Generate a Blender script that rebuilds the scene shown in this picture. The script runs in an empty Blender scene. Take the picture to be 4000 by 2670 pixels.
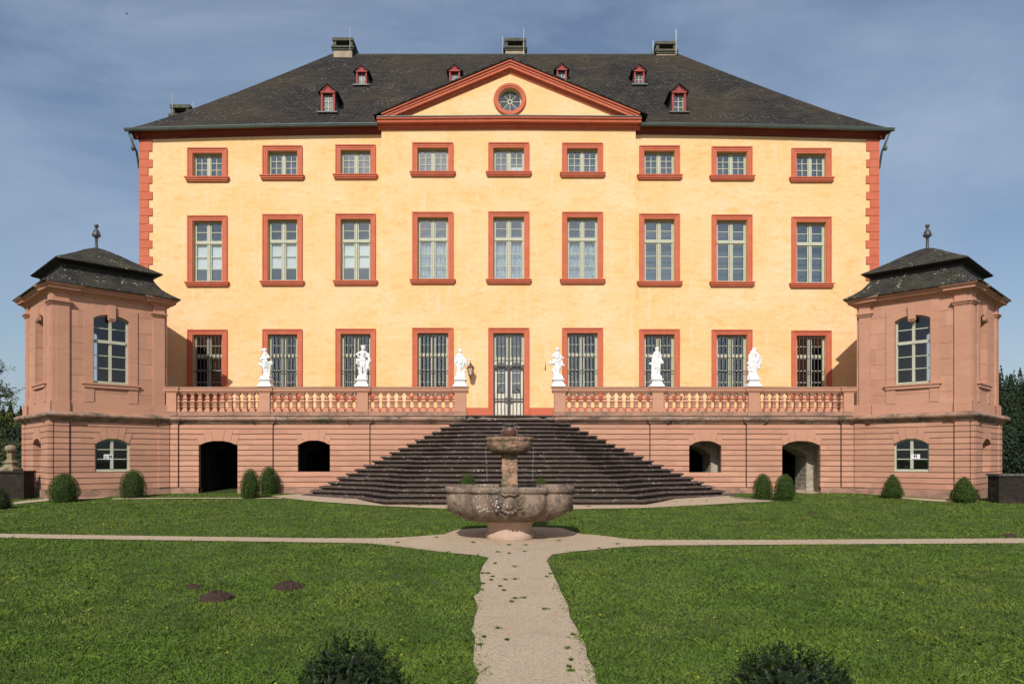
import bpy, bmesh, math, random
import numpy as np
from mathutils import Vector, Matrix, noise as mnoise
random.seed(7); RNG = np.random.default_rng(7)
R = math.radians
# ------------------------------------------------------------------ camera, sky, sun, exposure
F = 2820.0; HY = 1790.0; EZ = 2.1           # focal length and horizon of the 4000x2670 photograph; eye height
SC = bpy.context.scene
COL = SC.collection
cam_d = bpy.data.cameras.new('camera'); cam = bpy.data.objects.new('camera', cam_d); COL.objects.link(cam)
cam.location = (0, 0, EZ); cam.rotation_euler = (R(90), 0, 0)
cam_d.sensor_width = 36; cam_d.lens = F / 4000 * 36
cam_d.shift_x = 0; cam_d.shift_y = (HY - 1335) / 4000
cam_d.clip_start = 0.1; cam_d.clip_end = 3000
SC.camera = cam
SUN_DIR = Vector((0.175, 1.0, -0.78)).normalized()
sun_d = bpy.data.lights.new('sun', 'SUN'); sun_d.energy = 3.9; sun_d.angle = R(0.5); sun_d.color = (1.0, 0.95, 0.87)
sun = bpy.data.objects.new('sun', sun_d); COL.objects.link(sun)
sun.location = (-10, -30, 40); sun.rotation_euler = SUN_DIR.to_track_quat('-Z', 'Y').to_euler()
W = bpy.data.worlds.new('World'); SC.world = W; W.use_nodes = True
nt = W.node_tree; bg = nt.nodes['Background']
sky = nt.nodes.new('ShaderNodeTexSky'); sky.sky_type = 'NISHITA'; sky.sun_disc = False
sky.sun_elevation = math.asin(-SUN_DIR.z); sky.sun_rotation = R(190)
sky.air_density = 1.0; sky.dust_density = 1.6; sky.ozone_density = 1.3
tc = nt.nodes.new('ShaderNodeTexCoord'); mp = nt.nodes.new('ShaderNodeMapping'); mp.inputs['Scale'].default_value = (1.2, 1.2, 3.4)
mp.inputs['Rotation'].default_value = (0.2, 0.35, 0.3)
nz = nt.nodes.new('ShaderNodeTexNoise'); nz.inputs['Scale'].default_value = 1.5; nz.inputs['Detail'].default_value = 7; nz.inputs['Roughness'].default_value = 0.55
nz.inputs['Distortion'].default_value = 0.9
rmp = nt.nodes.new('ShaderNodeMapRange'); rmp.inputs['From Min'].default_value = 0.40; rmp.inputs['From Max'].default_value = 0.68
rmp.inputs['To Min'].default_value = 0.12; rmp.inputs['To Max'].default_value = 0.78
mx = nt.nodes.new('ShaderNodeMix'); mx.data_type = 'RGBA'; mx.inputs[7].default_value = (3.55, 4.5, 5.9, 1)
nt.links.new(tc.outputs['Generated'], mp.inputs['Vector']); nt.links.new(mp.outputs[0], nz.inputs['Vector'])
nt.links.new(nz.outputs['Fac'], rmp.inputs['Value']); nt.links.new(rmp.outputs[0], mx.inputs[0])
nt.links.new(sky.outputs[0], mx.inputs[6]); nt.links.new(mx.outputs[2], bg.inputs['Color'])
bg.inputs['Strength'].default_value = 0.105
SC.view_settings.view_transform = 'Standard'; SC.view_settings.look = 'None'; SC.view_settings.gamma = 1
SC.view_settings.exposure = 0.0
SC.render.engine = 'CYCLES'
SC.cycles.max_bounces = 6; SC.cycles.transparent_max_bounces = 12

# ------------------------------------------------------------------ materials
def new_mat(name):
    m = bpy.data.materials.new(name); m.use_nodes = True
    return m, m.node_tree, m.node_tree.nodes, m.node_tree.links
def rgb(c): return (c[0], c[1], c[2], 1)
def M(name, base, var=(), rough=0.8, bump=None, grooves=None, spec=0.3, specks=None, coat=0, metal=0, brick=None):
    """procedural surface: base colour, layers of noise colour, optional grooves in z, lichen specks, brick rows, bump"""
    m, t, N, L = new_mat(name); b = N['Principled BSDF']
    b.inputs['Roughness'].default_value = rough; b.inputs['Specular IOR Level'].default_value = spec
    b.inputs['Metallic'].default_value = metal; b.inputs['Coat Weight'].default_value = coat
    geo = N.new('ShaderNodeNewGeometry'); P = geo.outputs['Position']
    col = N.new('ShaderNodeRGB'); col.outputs[0].default_value = rgb(base); cur = col.outputs[0]
    hgt = None
    if brick:
        bw, bh, mort, c2, cm = brick
        mpn = N.new('ShaderNodeMapping'); mpn.inputs['Rotation'].default_value = (R(90), 0, 0)
        L.new(P, mpn.inputs[0])
        sx = N.new('ShaderNodeSeparateXYZ'); L.new(P, sx.inputs[0])
        cb = N.new('ShaderNodeCombineXYZ'); ad = N.new('ShaderNodeMath'); ad.operation = 'ADD'
        ab = N.new('ShaderNodeMath'); ab.operation = 'ABSOLUTE'; L.new(sx.outputs[0], ab.inputs[0]); L.new(ab.outputs[0], ad.inputs[0]); ml = N.new('ShaderNodeMath'); ml.operation = 'MULTIPLY'; ml.inputs[1].default_value = -0.6
        L.new(sx.outputs[1], ml.inputs[0]); L.new(ml.outputs[0], ad.inputs[1]); L.new(ad.outputs[0], cb.inputs[0]); L.new(sx.outputs[2], cb.inputs[1])
        bk = N.new('ShaderNodeTexBrick'); L.new(cb.outputs[0], bk.inputs['Vector'])
        bk.inputs['Scale'].default_value = 1; bk.inputs['Brick Width'].default_value = bw; bk.inputs['Row Height'].default_value = bh
        bk.inputs['Mortar Size'].default_value = mort; bk.inputs['Mortar Smooth'].default_value = 0.2
        bk.inputs['Color1'].default_value = rgb(base); bk.inputs['Color2'].default_value = rgb(c2); bk.inputs['Mortar'].default_value = rgb(cm)
        cur = bk.outputs[0]; hgt = bk.outputs[1]
    for (sc, c, lo, hi, st) in var:
        mpn = N.new('ShaderNodeMapping'); mpn.inputs['Scale'].default_value = st; L.new(P, mpn.inputs[0])
        n = N.new('ShaderNodeTexNoise'); n.inputs['Scale'].default_value = sc; n.inputs['Detail'].default_value = 5; n.inputs['Roughness'].default_value = 0.6
        L.new(mpn.outputs[0], n.inputs['Vector'])
        mr = N.new('ShaderNodeMapRange'); mr.inputs['From Min'].default_value = lo; mr.inputs['From Max'].default_value = hi
        L.new(n.outputs['Fac'], mr.inputs['Value'])
        mi = N.new('ShaderNodeMix'); mi.data_type = 'RGBA'; mi.inputs[7].default_value = rgb(c)
        L.new(mr.outputs[0], mi.inputs[0]); L.new(cur, mi.inputs[6]); cur = mi.outputs[2]
    if specks:
        for (sc, c, thr, nsc, nlo) in specks:
            v = N.new('ShaderNodeTexVoronoi'); v.inputs['Scale'].default_value = sc; L.new(P, v.inputs['Vector'])
            v.inputs['Randomness'].default_value = 1
            n = N.new('ShaderNodeTexNoise'); n.inputs['Scale'].default_value = nsc; n.inputs['Detail'].default_value = 3; L.new(P, n.inputs['Vector'])
            mr = N.new('ShaderNodeMapRange'); mr.inputs['From Min'].default_value = nlo; mr.inputs['From Max'].default_value = nlo + 0.12
            mr.inputs['To Max'].default_value = thr; L.new(n.outputs['Fac'], mr.inputs['Value'])
            lt = N.new('ShaderNodeMath'); lt.operation = 'LESS_THAN'; L.new(v.outputs['Distance'], lt.inputs[0]); L.new(mr.outputs[0], lt.inputs[1])
            mi = N.new('ShaderNodeMix'); mi.data_type = 'RGBA'; mi.inputs[7].default_value = rgb(c)
            L.new(lt.outputs[0], mi.inputs[0]); L.new(cur, mi.inputs[6]); cur = mi.outputs[2]
    if grooves:
        z0, h, w, gc = grooves
        sx = N.new('ShaderNodeSeparateXYZ'); L.new(P, sx.inputs[0])
        wn = N.new('ShaderNodeTexNoise'); wn.inputs['Scale'].default_value = 2.2; wn.inputs['Detail'].default_value = 4; L.new(P, wn.inputs['Vector'])
        wm = N.new('ShaderNodeMath'); wm.operation = 'MULTIPLY_ADD'; wm.inputs[1].default_value = 0.03; L.new(wn.outputs['Fac'], wm.inputs[0]); L.new(sx.outputs[2], wm.inputs[2])
        a = N.new('ShaderNodeMath'); a.operation = 'SUBTRACT'; a.inputs[1].default_value = z0 + 0.015; L.new(wm.outputs[0], a.inputs[0])
        d = N.new('ShaderNodeMath'); d.operation = 'DIVIDE'; d.inputs[1].default_value = h; L.new(a.outputs[0], d.inputs[0])
        pp = N.new('ShaderNodeMath'); pp.operation = 'PINGPONG'; pp.inputs[1].default_value = 0.5; L.new(d.outputs[0], pp.inputs[0])
        mr = N.new('ShaderNodeMapRange'); mr.inputs['From Min'].default_value = w / h * 0.5; mr.inputs['From Max'].default_value = w / h * 0.9
        mr.inputs['To Min'].default_value = 1; mr.inputs['To Max'].default_value = 0; L.new(pp.outputs[0], mr.inputs['Value'])
        def math(op, a_, b_=None):
            q = N.new('ShaderNodeMath'); q.operation = op
            for i_, v_ in enumerate((a_, b_)):
                if v_ is None: continue
                if isinstance(v_, (int, float)): q.inputs[i_].default_value = v_
                else: L.new(v_, q.inputs[i_])
            return q.outputs[0]
        row = math('FLOOR', math('DIVIDE', math('SUBTRACT', sx.outputs[2], z0), h))
        run = math('SUBTRACT', math('ABSOLUTE', sx.outputs[0]), math('MULTIPLY', sx.outputs[1], 0.6))
        w1 = N.new('ShaderNodeTexWhiteNoise'); w1.noise_dimensions = '1D'; L.new(row, w1.inputs['W'])
        colx = math('FLOOR', math('ADD', math('DIVIDE', run, 0.85), math('MULTIPLY', w1.outputs['Value'], 3.0)))
        w2 = N.new('ShaderNodeTexWhiteNoise'); w2.noise_dimensions = '2D'; cv = N.new('ShaderNodeCombineXYZ'); L.new(row, cv.inputs[0]); L.new(colx, cv.inputs[1]); L.new(cv.outputs[0], w2.inputs['Vector'])
        hs = N.new('ShaderNodeHueSaturation'); L.new(cur, hs.inputs['Color']); L.new(math('ADD', math('MULTIPLY', w2.outputs['Value'], 0.20), 0.90), hs.inputs['Value']); cur = hs.outputs[0]
        mi = N.new('ShaderNodeMix'); mi.data_type = 'RGBA'; mi.inputs[7].default_value = rgb(gc)
        L.new(mr.outputs[0], mi.inputs[0]); L.new(cur, mi.inputs[6]); cur = mi.outputs[2]
    L.new(cur, b.inputs['Base Color'])
    nrm = None
    if hgt is not None:
        bp = N.new('ShaderNodeBump'); bp.inputs['Strength'].default_value = 0.8; bp.inputs['Distance'].default_value = 0.02; bp.invert = True
        L.new(hgt, bp.inputs['Height']); nrm = bp.outputs[0]
    if grooves:
        bp = N.new('ShaderNodeBump'); bp.inputs['Strength'].default_value = 1; bp.inputs['Distance'].default_value = 0.03; bp.invert = True
        L.new(mr.outputs[0], bp.inputs['Height']); nrm = bp.outputs[0]
    if bump:
        for (sc, dist) in bump:
            n = N.new('ShaderNodeTexNoise'); n.inputs['Scale'].default_value = sc; n.inputs['Detail'].default_value = 6; L.new(P, n.inputs['Vector'])
            bp = N.new('ShaderNodeBump'); bp.inputs['Strength'].default_value = 1; bp.inputs['Distance'].default_value = dist
            L.new(n.outputs['Fac'], bp.inputs['Height'])
            if nrm is not None: L.new(nrm, bp.inputs['Normal'])
            nrm = bp.outputs[0]
    if nrm is not None: L.new(nrm, b.inputs['Normal'])
    return m
one = (1, 1, 1)
MAT = {}
MAT['plaster'] = M('yellow_lime_plaster', (0.84, 0.525, 0.240), [
    (0.55, (0.86, 0.60, 0.35), 0.42, 0.70, (1, 1, 1.5)), (2.6, (0.82, 0.44, 0.145), 0.53, 0.80, (0.6, 1, 1.6)), (1.1, (0.82, 0.58, 0.36), 0.54, 0.72, (5, 1, 0.5)),
    (7, (0.86, 0.61, 0.35), 0.52, 0.85, (0.6, 1, 1.5)), (20, (0.70, 0.43, 0.19), 0.60, 0.90, one), (3.4, (0.70, 0.42, 0.19), 0.64, 0.85, (1.4, 1, 0.4))], 0.9, [(5, 0.03), (40, 0.006)])
MAT['trim'] = M('red_painted_sandstone', (0.53, 0.130, 0.068), [(3, (0.58, 0.17, 0.095), 0.4, 0.75, one), (12, (0.50, 0.105, 0.055), 0.5, 0.9, one)], 0.75, [(30, 0.004)])
MAT['trim_shaded'] = M('shaded_red_cornice', (0.20, 0.046, 0.032), [(4, (0.14, 0.032, 0.025), 0.4, 0.8, (0.3, 1, 1))], 0.75, [(30, 0.004)])  # darker copy of the trim red, with the eaves shade put into the colour
ST = (0.505, 0.258, 0.172)
STV = [(0.7, (0.545, 0.292, 0.195), 0.4, 0.7, (0.5, 1, 2)), (3.2, (0.43, 0.20, 0.135), 0.52, 0.85, (0.6, 1, 3)), (25, (0.42, 0.20, 0.14), 0.6, 0.95, one)]
CRS = 0.1843; CZ = EZ + 1.03
MAT['stone'] = M('pink_sandstone_smooth', ST, STV, 0.85, [(14, 0.004), (60, 0.003)], grooves=(EZ + 0.06, 0.52, 0.006, (0.44, 0.21, 0.145)))
MAT['stone_plain'] = M('pink_sandstone', ST, STV, 0.85, [(14, 0.004), (60, 0.003)])
MAT['rustic'] = M('coursed_pink_sandstone', ST, STV, 0.85, [(14, 0.004), (60, 0.003)], grooves=(CZ, CRS, 0.017, (0.17, 0.08, 0.055)))
MAT['plinth'] = M('damp_stained_stone', (0.40, 0.22, 0.15), [(2, (0.20, 0.13, 0.10), 0.40, 0.65, (1, 1, 2)), (9, (0.45, 0.27, 0.2), 0.5, 0.8, one)], 0.9, [(12, 0.01)])
MAT['mossy'] = M('lichen_covered_ledge', (0.38, 0.215, 0.15), [(2.5, (0.11, 0.080, 0.058), 0.42, 0.64, (0.4, 1, 1.4)), (7, (0.30, 0.25, 0.17), 0.52, 0.75, one)], 0.95, [(18, 0.012)],
                 specks=[(26, (0.48, 0.46, 0.40), 0.34, 3, 0.47)])
MAT['step'] = M('dark_weathered_steps', (0.086, 0.062, 0.051), [(2.5, (0.115, 0.080, 0.066), 0.50, 0.80, (0.5, 1, 1)), (9, (0.045, 0.032, 0.028), 0.5, 0.8, one)], 0.9, [(20, 0.01)],
                specks=[(14, (0.40, 0.385, 0.36), 0.33, 2.6, 0.53), (30, (0.38, 0.36, 0.33), 0.32, 4, 0.50)])
MAT['fountain'] = M('weathered_fountain_stone', (0.235, 0.165, 0.120), [(3.0, (0.095, 0.066, 0.050), 0.40, 0.62, (1, 1, 0.5)), (5, (0.31, 0.22, 0.16), 0.52, 0.75, one), (16, (0.07, 0.05, 0.04), 0.56, 0.72, (1, 1, .5))], 0.85, [(14, 0.02), (50, 0.008)],
                    specks=[(18, (0.56, 0.53, 0.47), 0.34, 3.0, 0.55), (60, (0.55, 0.50, 0.42), 0.28, 6.0, 0.46), (15, (0.42, 0.26, 0.05), 0.28, 3.1, 0.60)])
MAT['fountain_base'] = M('pale_fountain_foot', (0.50, 0.36, 0.27), [(4, (0.40, 0.27, 0.20), 0.4, 0.8, one)], 0.9, [(18, 0.01)])
MAT['carved'] = M('carved_sandstone', (0.42, 0.25, 0.17), [(7, (0.17, 0.11, 0.075), 0.42, 0.60, one), (3, (0.16, 0.15, 0.08), 0.48, 0.75, one)], 0.85, [(16, 0.05), (40, 0.01)])
MAT['slate'] = M('old_slate', (0.030, 0.026, 0.023), [(0.30, (0.056, 0.044, 0.030), 0.42, 0.60, one), (5, (0.013, 0.0125, 0.0135), 0.45, 0.8, (0.4, 1, 3))], 0.8, [(9, 0.03)], spec=0.15,
                 brick=(0.24, 0.13, 0.012, (0.052, 0.047, 0.043), (0.009, 0.009, 0.009)), specks=[(6, (0.11, 0.105, 0.09), 0.26, 1.1, 0.48), (13, (0.10, 0.085, 0.062), 0.30, 2, 0.47)])
MAT['slate_small'] = M('mossy_slate', (0.036, 0.033, 0.030), [(1.5, (0.066, 0.060, 0.042), 0.45, 0.7, one), (6, (0.026, 0.024, 0.022), 0.45, 0.8, (0.4, 1, 3))], 0.8, [(9, 0.03)], spec=0.15,
                 brick=(0.20, 0.085, 0.010, (0.080, 0.075, 0.066), (0.011, 0.010, 0.009)), specks=[(9, (0.27, 0.26, 0.20), 0.30, 2.0, 0.50)])
MAT['slate_edge'] = M('dark_slate_verge', (0.022, 0.020, 0.020), [], 0.7)
MAT['zinc'] = M('weathered_zinc', (0.095, 0.120, 0.110), [(5, (0.06, 0.075, 0.07), 0.4, 0.8, (0.3, 1, 1))], 0.5, metal=0.3)
MAT['wood'] = M('pale_green_grey_window_paint', (0.50, 0.50, 0.385), [(5, (0.43, 0.43, 0.33), 0.4, 0.8, one)], 0.6)
MAT['door'] = M('pale_grey_door_paint', (0.70, 0.68, 0.58), [(4, (0.54, 0.52, 0.44), 0.4, 0.8, one)], 0.6)
MAT['dormer'] = M('faded_red_dormer_boards', (0.36, 0.075, 0.07), [(9, (0.24, 0.05, 0.05), 0.4, 0.8, (1, 1, 0.3))], 0.8, [(40, 0.004)])
MAT['iron'] = M('grey_iron', (0.085, 0.083, 0.085), [(8, (0.055, 0.05, 0.05), 0.4, 0.8, one)], 0.55, metal=0.2)
MAT['white'] = M('white_painted_stone', (0.80, 0.80, 0.79), [(6, (0.68, 0.70, 0.71), 0.5, 0.9, one)], 0.7, [(25, 0.004)])
MAT['chimney'] = M('stained_chimney_render', (0.40, 0.32, 0.23), [(3, (0.25, 0.20, 0.15), 0.4, 0.75, (2, 2, 0.6))], 0.9, [(20, 0.01)])
MAT['mosscap'] = M('mossy_cap_stone', (0.12, 0.12, 0.088), [(9, (0.05, 0.055, 0.045), 0.4, 0.7, one)], 0.9)
MAT['blind'] = M('white_roller_blind', (0.86, 0.87, 0.84), [], 0.8)
MAT['lace'] = M('sheer_curtain', (0.36, 0.41, 0.46), [(3, (0.62, 0.66, 0.68), 0.48, 0.56, (8, 1, 0.9))], 0.8)
MAT['greyblind'] = M('grey_inner_shutter', (0.085, 0.105, 0.12), [(1.2, (0.06, 0.075, 0.09), 0.4, 0.8, one)], 0.7)
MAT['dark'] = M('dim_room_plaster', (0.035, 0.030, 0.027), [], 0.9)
MAT['vault'] = M('rough_vault_plaster', (0.42, 0.38, 0.30), [(5, (0.25, 0.21, 0.16), 0.4, 0.7, one)], 0.9, [(9, 0.05)])
MAT['unlit_black'] = M('unlit_recess_black', (0.02, 0.018, 0.016), [], 0.95)  # near black stands in for deep shade in vaults, joints and rooms
MAT['gravel'] = M('fine_beige_gravel', (0.535, 0.410, 0.280), [(0.9, (0.59, 0.46, 0.32), 0.4, 0.7, one), (22, (0.46, 0.34, 0.24), 0.50, 0.66, one), (45, (0.32, 0.24, 0.165), 0.50, 0.64, one), (110, (0.26, 0.20, 0.14), 0.52, 0.64, one), (150, (0.70, 0.60, 0.48), 0.56, 0.7, one), (2.2, (0.42, 0.29, 0.21), 0.56, 0.74, one), (9, (0.40, 0.31, 0.22), 0.60, 0.74, (1, 1.6, 1))], 0.95, [(90, 0.012)])
MAT['turf'] = M('short_turf', (0.050, 0.078, 0.014), [(0.5, (0.075, 0.10, 0.020), 0.4, 0.7, one), (9, (0.035, 0.050, 0.012), 0.45, 0.7, one), (40, (0.08, 0.12, 0.026), 0.5, 0.8, one)], 0.95, [(30, 0.03)])
MAT['grass'] = M('grass_blades', (0.112, 0.188, 0.027), [(0.45, (0.165, 0.215, 0.038), 0.40, 0.64, (1, 1.6, 1)), (1.7, (0.072, 0.122, 0.021), 0.46, 0.66, one), (7, (0.21, 0.20, 0.075), 0.58, 0.80, one), (0.9, (0.066, 0.118, 0.020), 0.60, 0.66, (1, 1, 1)), (25, (0.068, 0.112, 0.018), 0.46, 0.76, one)], 0.7, spec=0.08)
MAT['earth'] = M('molehill_earth', (0.065, 0.037, 0.029), [(25, (0.040, 0.023, 0.017), 0.4, 0.7, one)], 0.95, [(22, 0.05)])
MAT['box'] = M('box_leaves', (0.046, 0.082, 0.015), [(9, (0.105, 0.140, 0.026), 0.48, 0.72, one), (30, (0.025, 0.055, 0.012), 0.45, 0.75, one), (2.5, (0.13, 0.11, 0.035), 0.64, 0.80, one)], 0.7, spec=0.12)
MAT['box_dark'] = M('glossy_box_leaves', (0.020, 0.038, 0.010), [(30, (0.042, 0.068, 0.014), 0.45, 0.75, one), (50, (0.010, 0.022, 0.008), 0.45, 0.75, one)], 0.5, spec=0.22)
MAT['core'] = M('shrub_inner_shade', (0.010, 0.014, 0.006), [], 0.95)  # near black colour stands in for the shade between the leaves
MAT['fir'] = M('dark_conifer_foliage', (0.020, 0.034, 0.014), [(0.25, (0.030, 0.046, 0.016), 0.45, 0.7, one), (1.3, (0.010, 0.018, 0.008), 0.45, 0.7, one)], 0.8)
MAT['leafy'] = M('broadleaf_foliage', (0.11, 0.15, 0.03), [(1.2, (0.04, 0.065, 0.014), 0.45, 0.7, one), (5, (0.15, 0.17, 0.04), 0.6, 0.8, one)], 0.6)
MAT['bark'] = M('grey_brown_bark', (0.10, 0.075, 0.055), [(14, (0.05, 0.04, 0.03), 0.4, 0.7, (1, 1, 0.3))], 0.9, [(30, 0.01)])
MAT['darkwall'] = M('soot_and_shade_rubble_wall', (0.026, 0.020, 0.015), [(3, (0.060, 0.042, 0.030), 0.52, 0.75, one), (8, (0.02, 0.017, 0.014), 0.45, 0.7, one)], 0.95, [(7, 0.06)])  # sooty, mossy stone with tree shade darkened into its colour
MAT['oldstone'] = M('lichened_finial_stone', (0.26, 0.21, 0.13), [(6, (0.10, 0.085, 0.05), 0.45, 0.7, one), (14, (0.36, 0.34, 0.25), 0.55, 0.8, one)], 0.9, [(20, 0.01)])
MAT['floor'] = M('terrace_flags', (0.30, 0.22, 0.17), [(3, (0.2, 0.15, 0.11), 0.4, 0.7, one)], 0.9)
MAT['rust'] = M('rusty_lantern_metal', (0.16, 0.050, 0.035), [(20, (0.09, 0.05, 0.035), 0.4, 0.7, one)], 0.6)
MAT['milk'] = M('milky_lantern_glass', (0.50, 0.43, 0.30), [], 0.4)
MAT['jar'] = M('wet_brown_glaze', (0.13, 0.060, 0.040), [(9, (0.07, 0.035, 0.025), 0.4, 0.7, one), (30, (0.22, 0.13, 0.09), 0.55, 0.7, one)], 0.32, spec=0.5, bump=[(30, 0.01)])
MAT['lead'] = M('weathered_lead', (0.10, 0.10, 0.10), [(9, (0.05, 0.05, 0.05), 0.4, 0.7, one)], 0.5, metal=0.4)
MAT['paper'] = M('white_paper', (0.80, 0.77, 0.80), [], 0.7)
MAT['ink'] = M('black_print', (0.02, 0.02, 0.02), [], 0.7)
MAT['yellow'] = M('yellow_petals', (0.75, 0.55, 0.04), [], 0.7)
MAT['steel'] = M('pale_steel_rod', (0.55, 0.53, 0.50), [], 0.4, metal=0.3)
def glass_mat(name, fac, tint):
    m, t, N, L = new_mat(name); N.remove(N['Principled BSDF'])
    tr = N.new('ShaderNodeBsdfTransparent'); tr.inputs[0].default_value = rgb(tint)
    gl = N.new('ShaderNodeBsdfGlossy'); gl.inputs['Roughness'].default_value = 0.02; gl.inputs[0].default_value = (0.85, 0.9, 0.92, 1)
    mi = N.new('ShaderNodeMixShader'); mi.inputs[0].default_value = fac
    geo = N.new('ShaderNodeNewGeometry'); n = N.new('ShaderNodeTexNoise'); n.inputs['Scale'].default_value = 1.6; L.new(geo.outputs['Position'], n.inputs['Vector'])
    bp = N.new('ShaderNodeBump'); bp.inputs['Distance'].default_value = 0.03; bp.inputs['Strength'].default_value = 0.03
    L.new(n.outputs['Fac'], bp.inputs['Height']); L.new(bp.outputs[0], gl.inputs['Normal'])
    L.new(tr.outputs[0], mi.inputs[1]); L.new(gl.outputs[0], mi.inputs[2]); L.new(mi.outputs[0], N['Material Output'].inputs[0])
    return m
MAT['glass'] = glass_mat('window_glass', 0.15, (0.9, 0.93, 0.93))
MAT['glass_clear'] = glass_mat('clear_window_glass', 0.08, (0.8, 0.82, 0.8))
def water_mat():
    m, t, N, L = new_mat('water'); b = N['Principled BSDF']
    b.inputs['Base Color'].default_value = (0.06, 0.04, 0.025, 1); b.inputs['Roughness'].default_value = 0.05; b.inputs['IOR'].default_value = 1.33
    n = N.new('ShaderNodeTexNoise'); n.inputs['Scale'].default_value = 14; bp = N.new('ShaderNodeBump'); bp.inputs['Distance'].default_value = 0.01
    L.new(n.outputs['Fac'], bp.inputs['Height']); L.new(bp.outputs[0], b.inputs['Normal']); return m
MAT['water'] = water_mat()
def drop_mat():
    m, t, N, L = new_mat('falling_water'); b = N['Principled BSDF']
    b.inputs['Base Color'].default_value = (0.85, 0.88, 0.9, 1); b.inputs['Roughness'].default_value = 0.05; b.inputs['Transmission Weight'].default_value = 0.5; b.inputs['IOR'].default_value = 1.33
    return m
MAT['drop'] = drop_mat()

# ------------------------------------------------------------------ builders
ORG = {}
def tag(o, label=None, cat=None, group=None, kind=None):
    if label: o['label'] = label
    if cat: o['category'] = cat
    if group: o['group'] = group
    if kind: o['kind'] = kind
    return o
def empty(name, loc, label, cat, group=None):
    o = bpy.data.objects.new(name, None); COL.objects.link(o); o.location = loc; o.empty_display_size = 0.3
    ORG[o] = Vector(loc); return tag(o, label, cat, group)
def W3(px, py, d): return Vector(((px - 2000) * d / F, d, (HY - py) * d / F + EZ))
def X(px, d): return (px - 2000) * d / F
def Z(py, d): return (HY - py) * d / F + EZ
def gz(d): return EZ - 2.102 + 0.036 * min(max(d, -6), 30)
def gd(py): return 5927.6 / (py - 1688.5)
def ground(px, py): d = gd(py); return Vector((X(px, d), d, gz(d)))
class MB:
    def __init__(s, xf=None): s.v = []; s.f = []; s.mi = []; s.xf = xf; s.m = 0
    def add(s, vs, fs):
        n = len(s.v); s.v += [tuple(v) for v in vs]
        for f in fs: s.f.append(tuple(n + i for i in f)); s.mi.append(s.m)
        return s
    def box(s, x0, x1, y0, y1, z0, z1):
        return s.add([(x0, y0, z0), (x1, y0, z0), (x1, y1, z0), (x0, y1, z0), (x0, y0, z1), (x1, y0, z1), (x1, y1, z1), (x0, y1, z1)],
                     [(3, 2, 1, 0), (4, 5, 6, 7), (0, 1, 5, 4), (1, 2, 6, 5), (2, 3, 7, 6), (3, 0, 4, 7)])
    def loft(s, rings, closed=True, cap0=True, cap1=True):
        n = len(rings[0]); vs = [p for r in rings for p in r]; fs = []
        for i in range(len(rings) - 1):
            for j in range(n if closed else n - 1):
                k = (j + 1) % n; fs.append((i * n + j, i * n + k, (i + 1) * n + k, (i + 1) * n + j))
        if cap0: fs.append(tuple(range(n))[::-1])
        if cap1: fs.append(tuple((len(rings) - 1) * n + j for j in range(n)))
        return s.add(vs, fs)
    def lathe(s, c, prof, n=16, sq=False, cap=True):
        rings = []
        for (r, z) in prof:
            if sq: rings.append([(c[0] - r, c[1] - r, c[2] + z), (c[0] + r, c[1] - r, c[2] + z), (c[0] + r, c[1] + r, c[2] + z), (c[0] - r, c[1] + r, c[2] + z)])
            else: rings.append([(c[0] + r * math.cos(2 * math.pi * k / n), c[1] + r * math.sin(2 * math.pi * k / n), c[2] + z) for k in range(n)])
        return s.loft(rings, True, cap, cap)
    def tube(s, pts, r, n=6):
        pts = [Vector(p) for p in pts]; rs = r if isinstance(r, (list, tuple)) else [r] * len(pts); rings = []
        for i, p in enumerate(pts):
            d = (pts[min(i + 1, len(pts) - 1)] - pts[max(i - 1, 0)]).normalized()
            a = d.orthogonal().normalized() if abs(d.z) < 0.99 else Vector((1, 0, 0)); a = (a - d * a.dot(d)).normalized(); b = d.cross(a)
            rings.append([p + (a * math.cos(2 * math.pi * k / n) + b * math.sin(2 * math.pi * k / n)) * rs[i] for k in range(n)])
        return s.loft(rings)
    def ball(s, c, r, n=8, m=6):
        if not isinstance(r, (list, tuple)): r = (r, r, r)
        rings = []
        for i in range(m + 1):
            t = math.pi * (i + 0.02) / (m + 0.04)
            rings.append([(c[0] + r[0] * math.sin(t) * math.cos(2 * math.pi * k / n), c[1] + r[1] * math.sin(t) * math.sin(2 * math.pi * k / n), c[2] - r[2] * math.cos(t)) for k in range(n)])
        return s.loft(rings)
    def build(s, name, mats, parent=None, at=None, smooth=False):
        org = ORG[parent] if parent is not None else Vector((0, 0, 0))
        vs = s.v
        if s.xf: vs = [tuple(s.xf(*v)) for v in vs]
        if at is None: base = org; off = org if parent is not None else Vector((0, 0, 0)); vs = [(v[0] - off.x, v[1] - off.y, v[2] - off.z) for v in vs]
        else: base = Vector(at)
        me = bpy.data.meshes.new(name); me.from_pydata(vs, [], s.f)
        if not isinstance(mats, (list, tuple)): mats = [mats]
        for mm in mats: me.materials.append(MAT[mm])
        if len(mats) > 1: me.polygons.foreach_set('material_index', s.mi)
        bm = bmesh.new(); bm.from_mesh(me); bmesh.ops.recalc_face_normals(bm, faces=bm.faces); bm.to_mesh(me); bm.free()
        if smooth: me.polygons.foreach_set('use_smooth', [True] * len(me.polygons))
        me.update()
        o = bpy.data.objects.new(name, me); COL.objects.link(o)
        if parent is not None: o.parent = parent
        if at is not None: o.location = base - org
        ORG[o] = base if at is not None else (org if parent is not None else Vector((0, 0, 0)))
        return o
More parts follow.
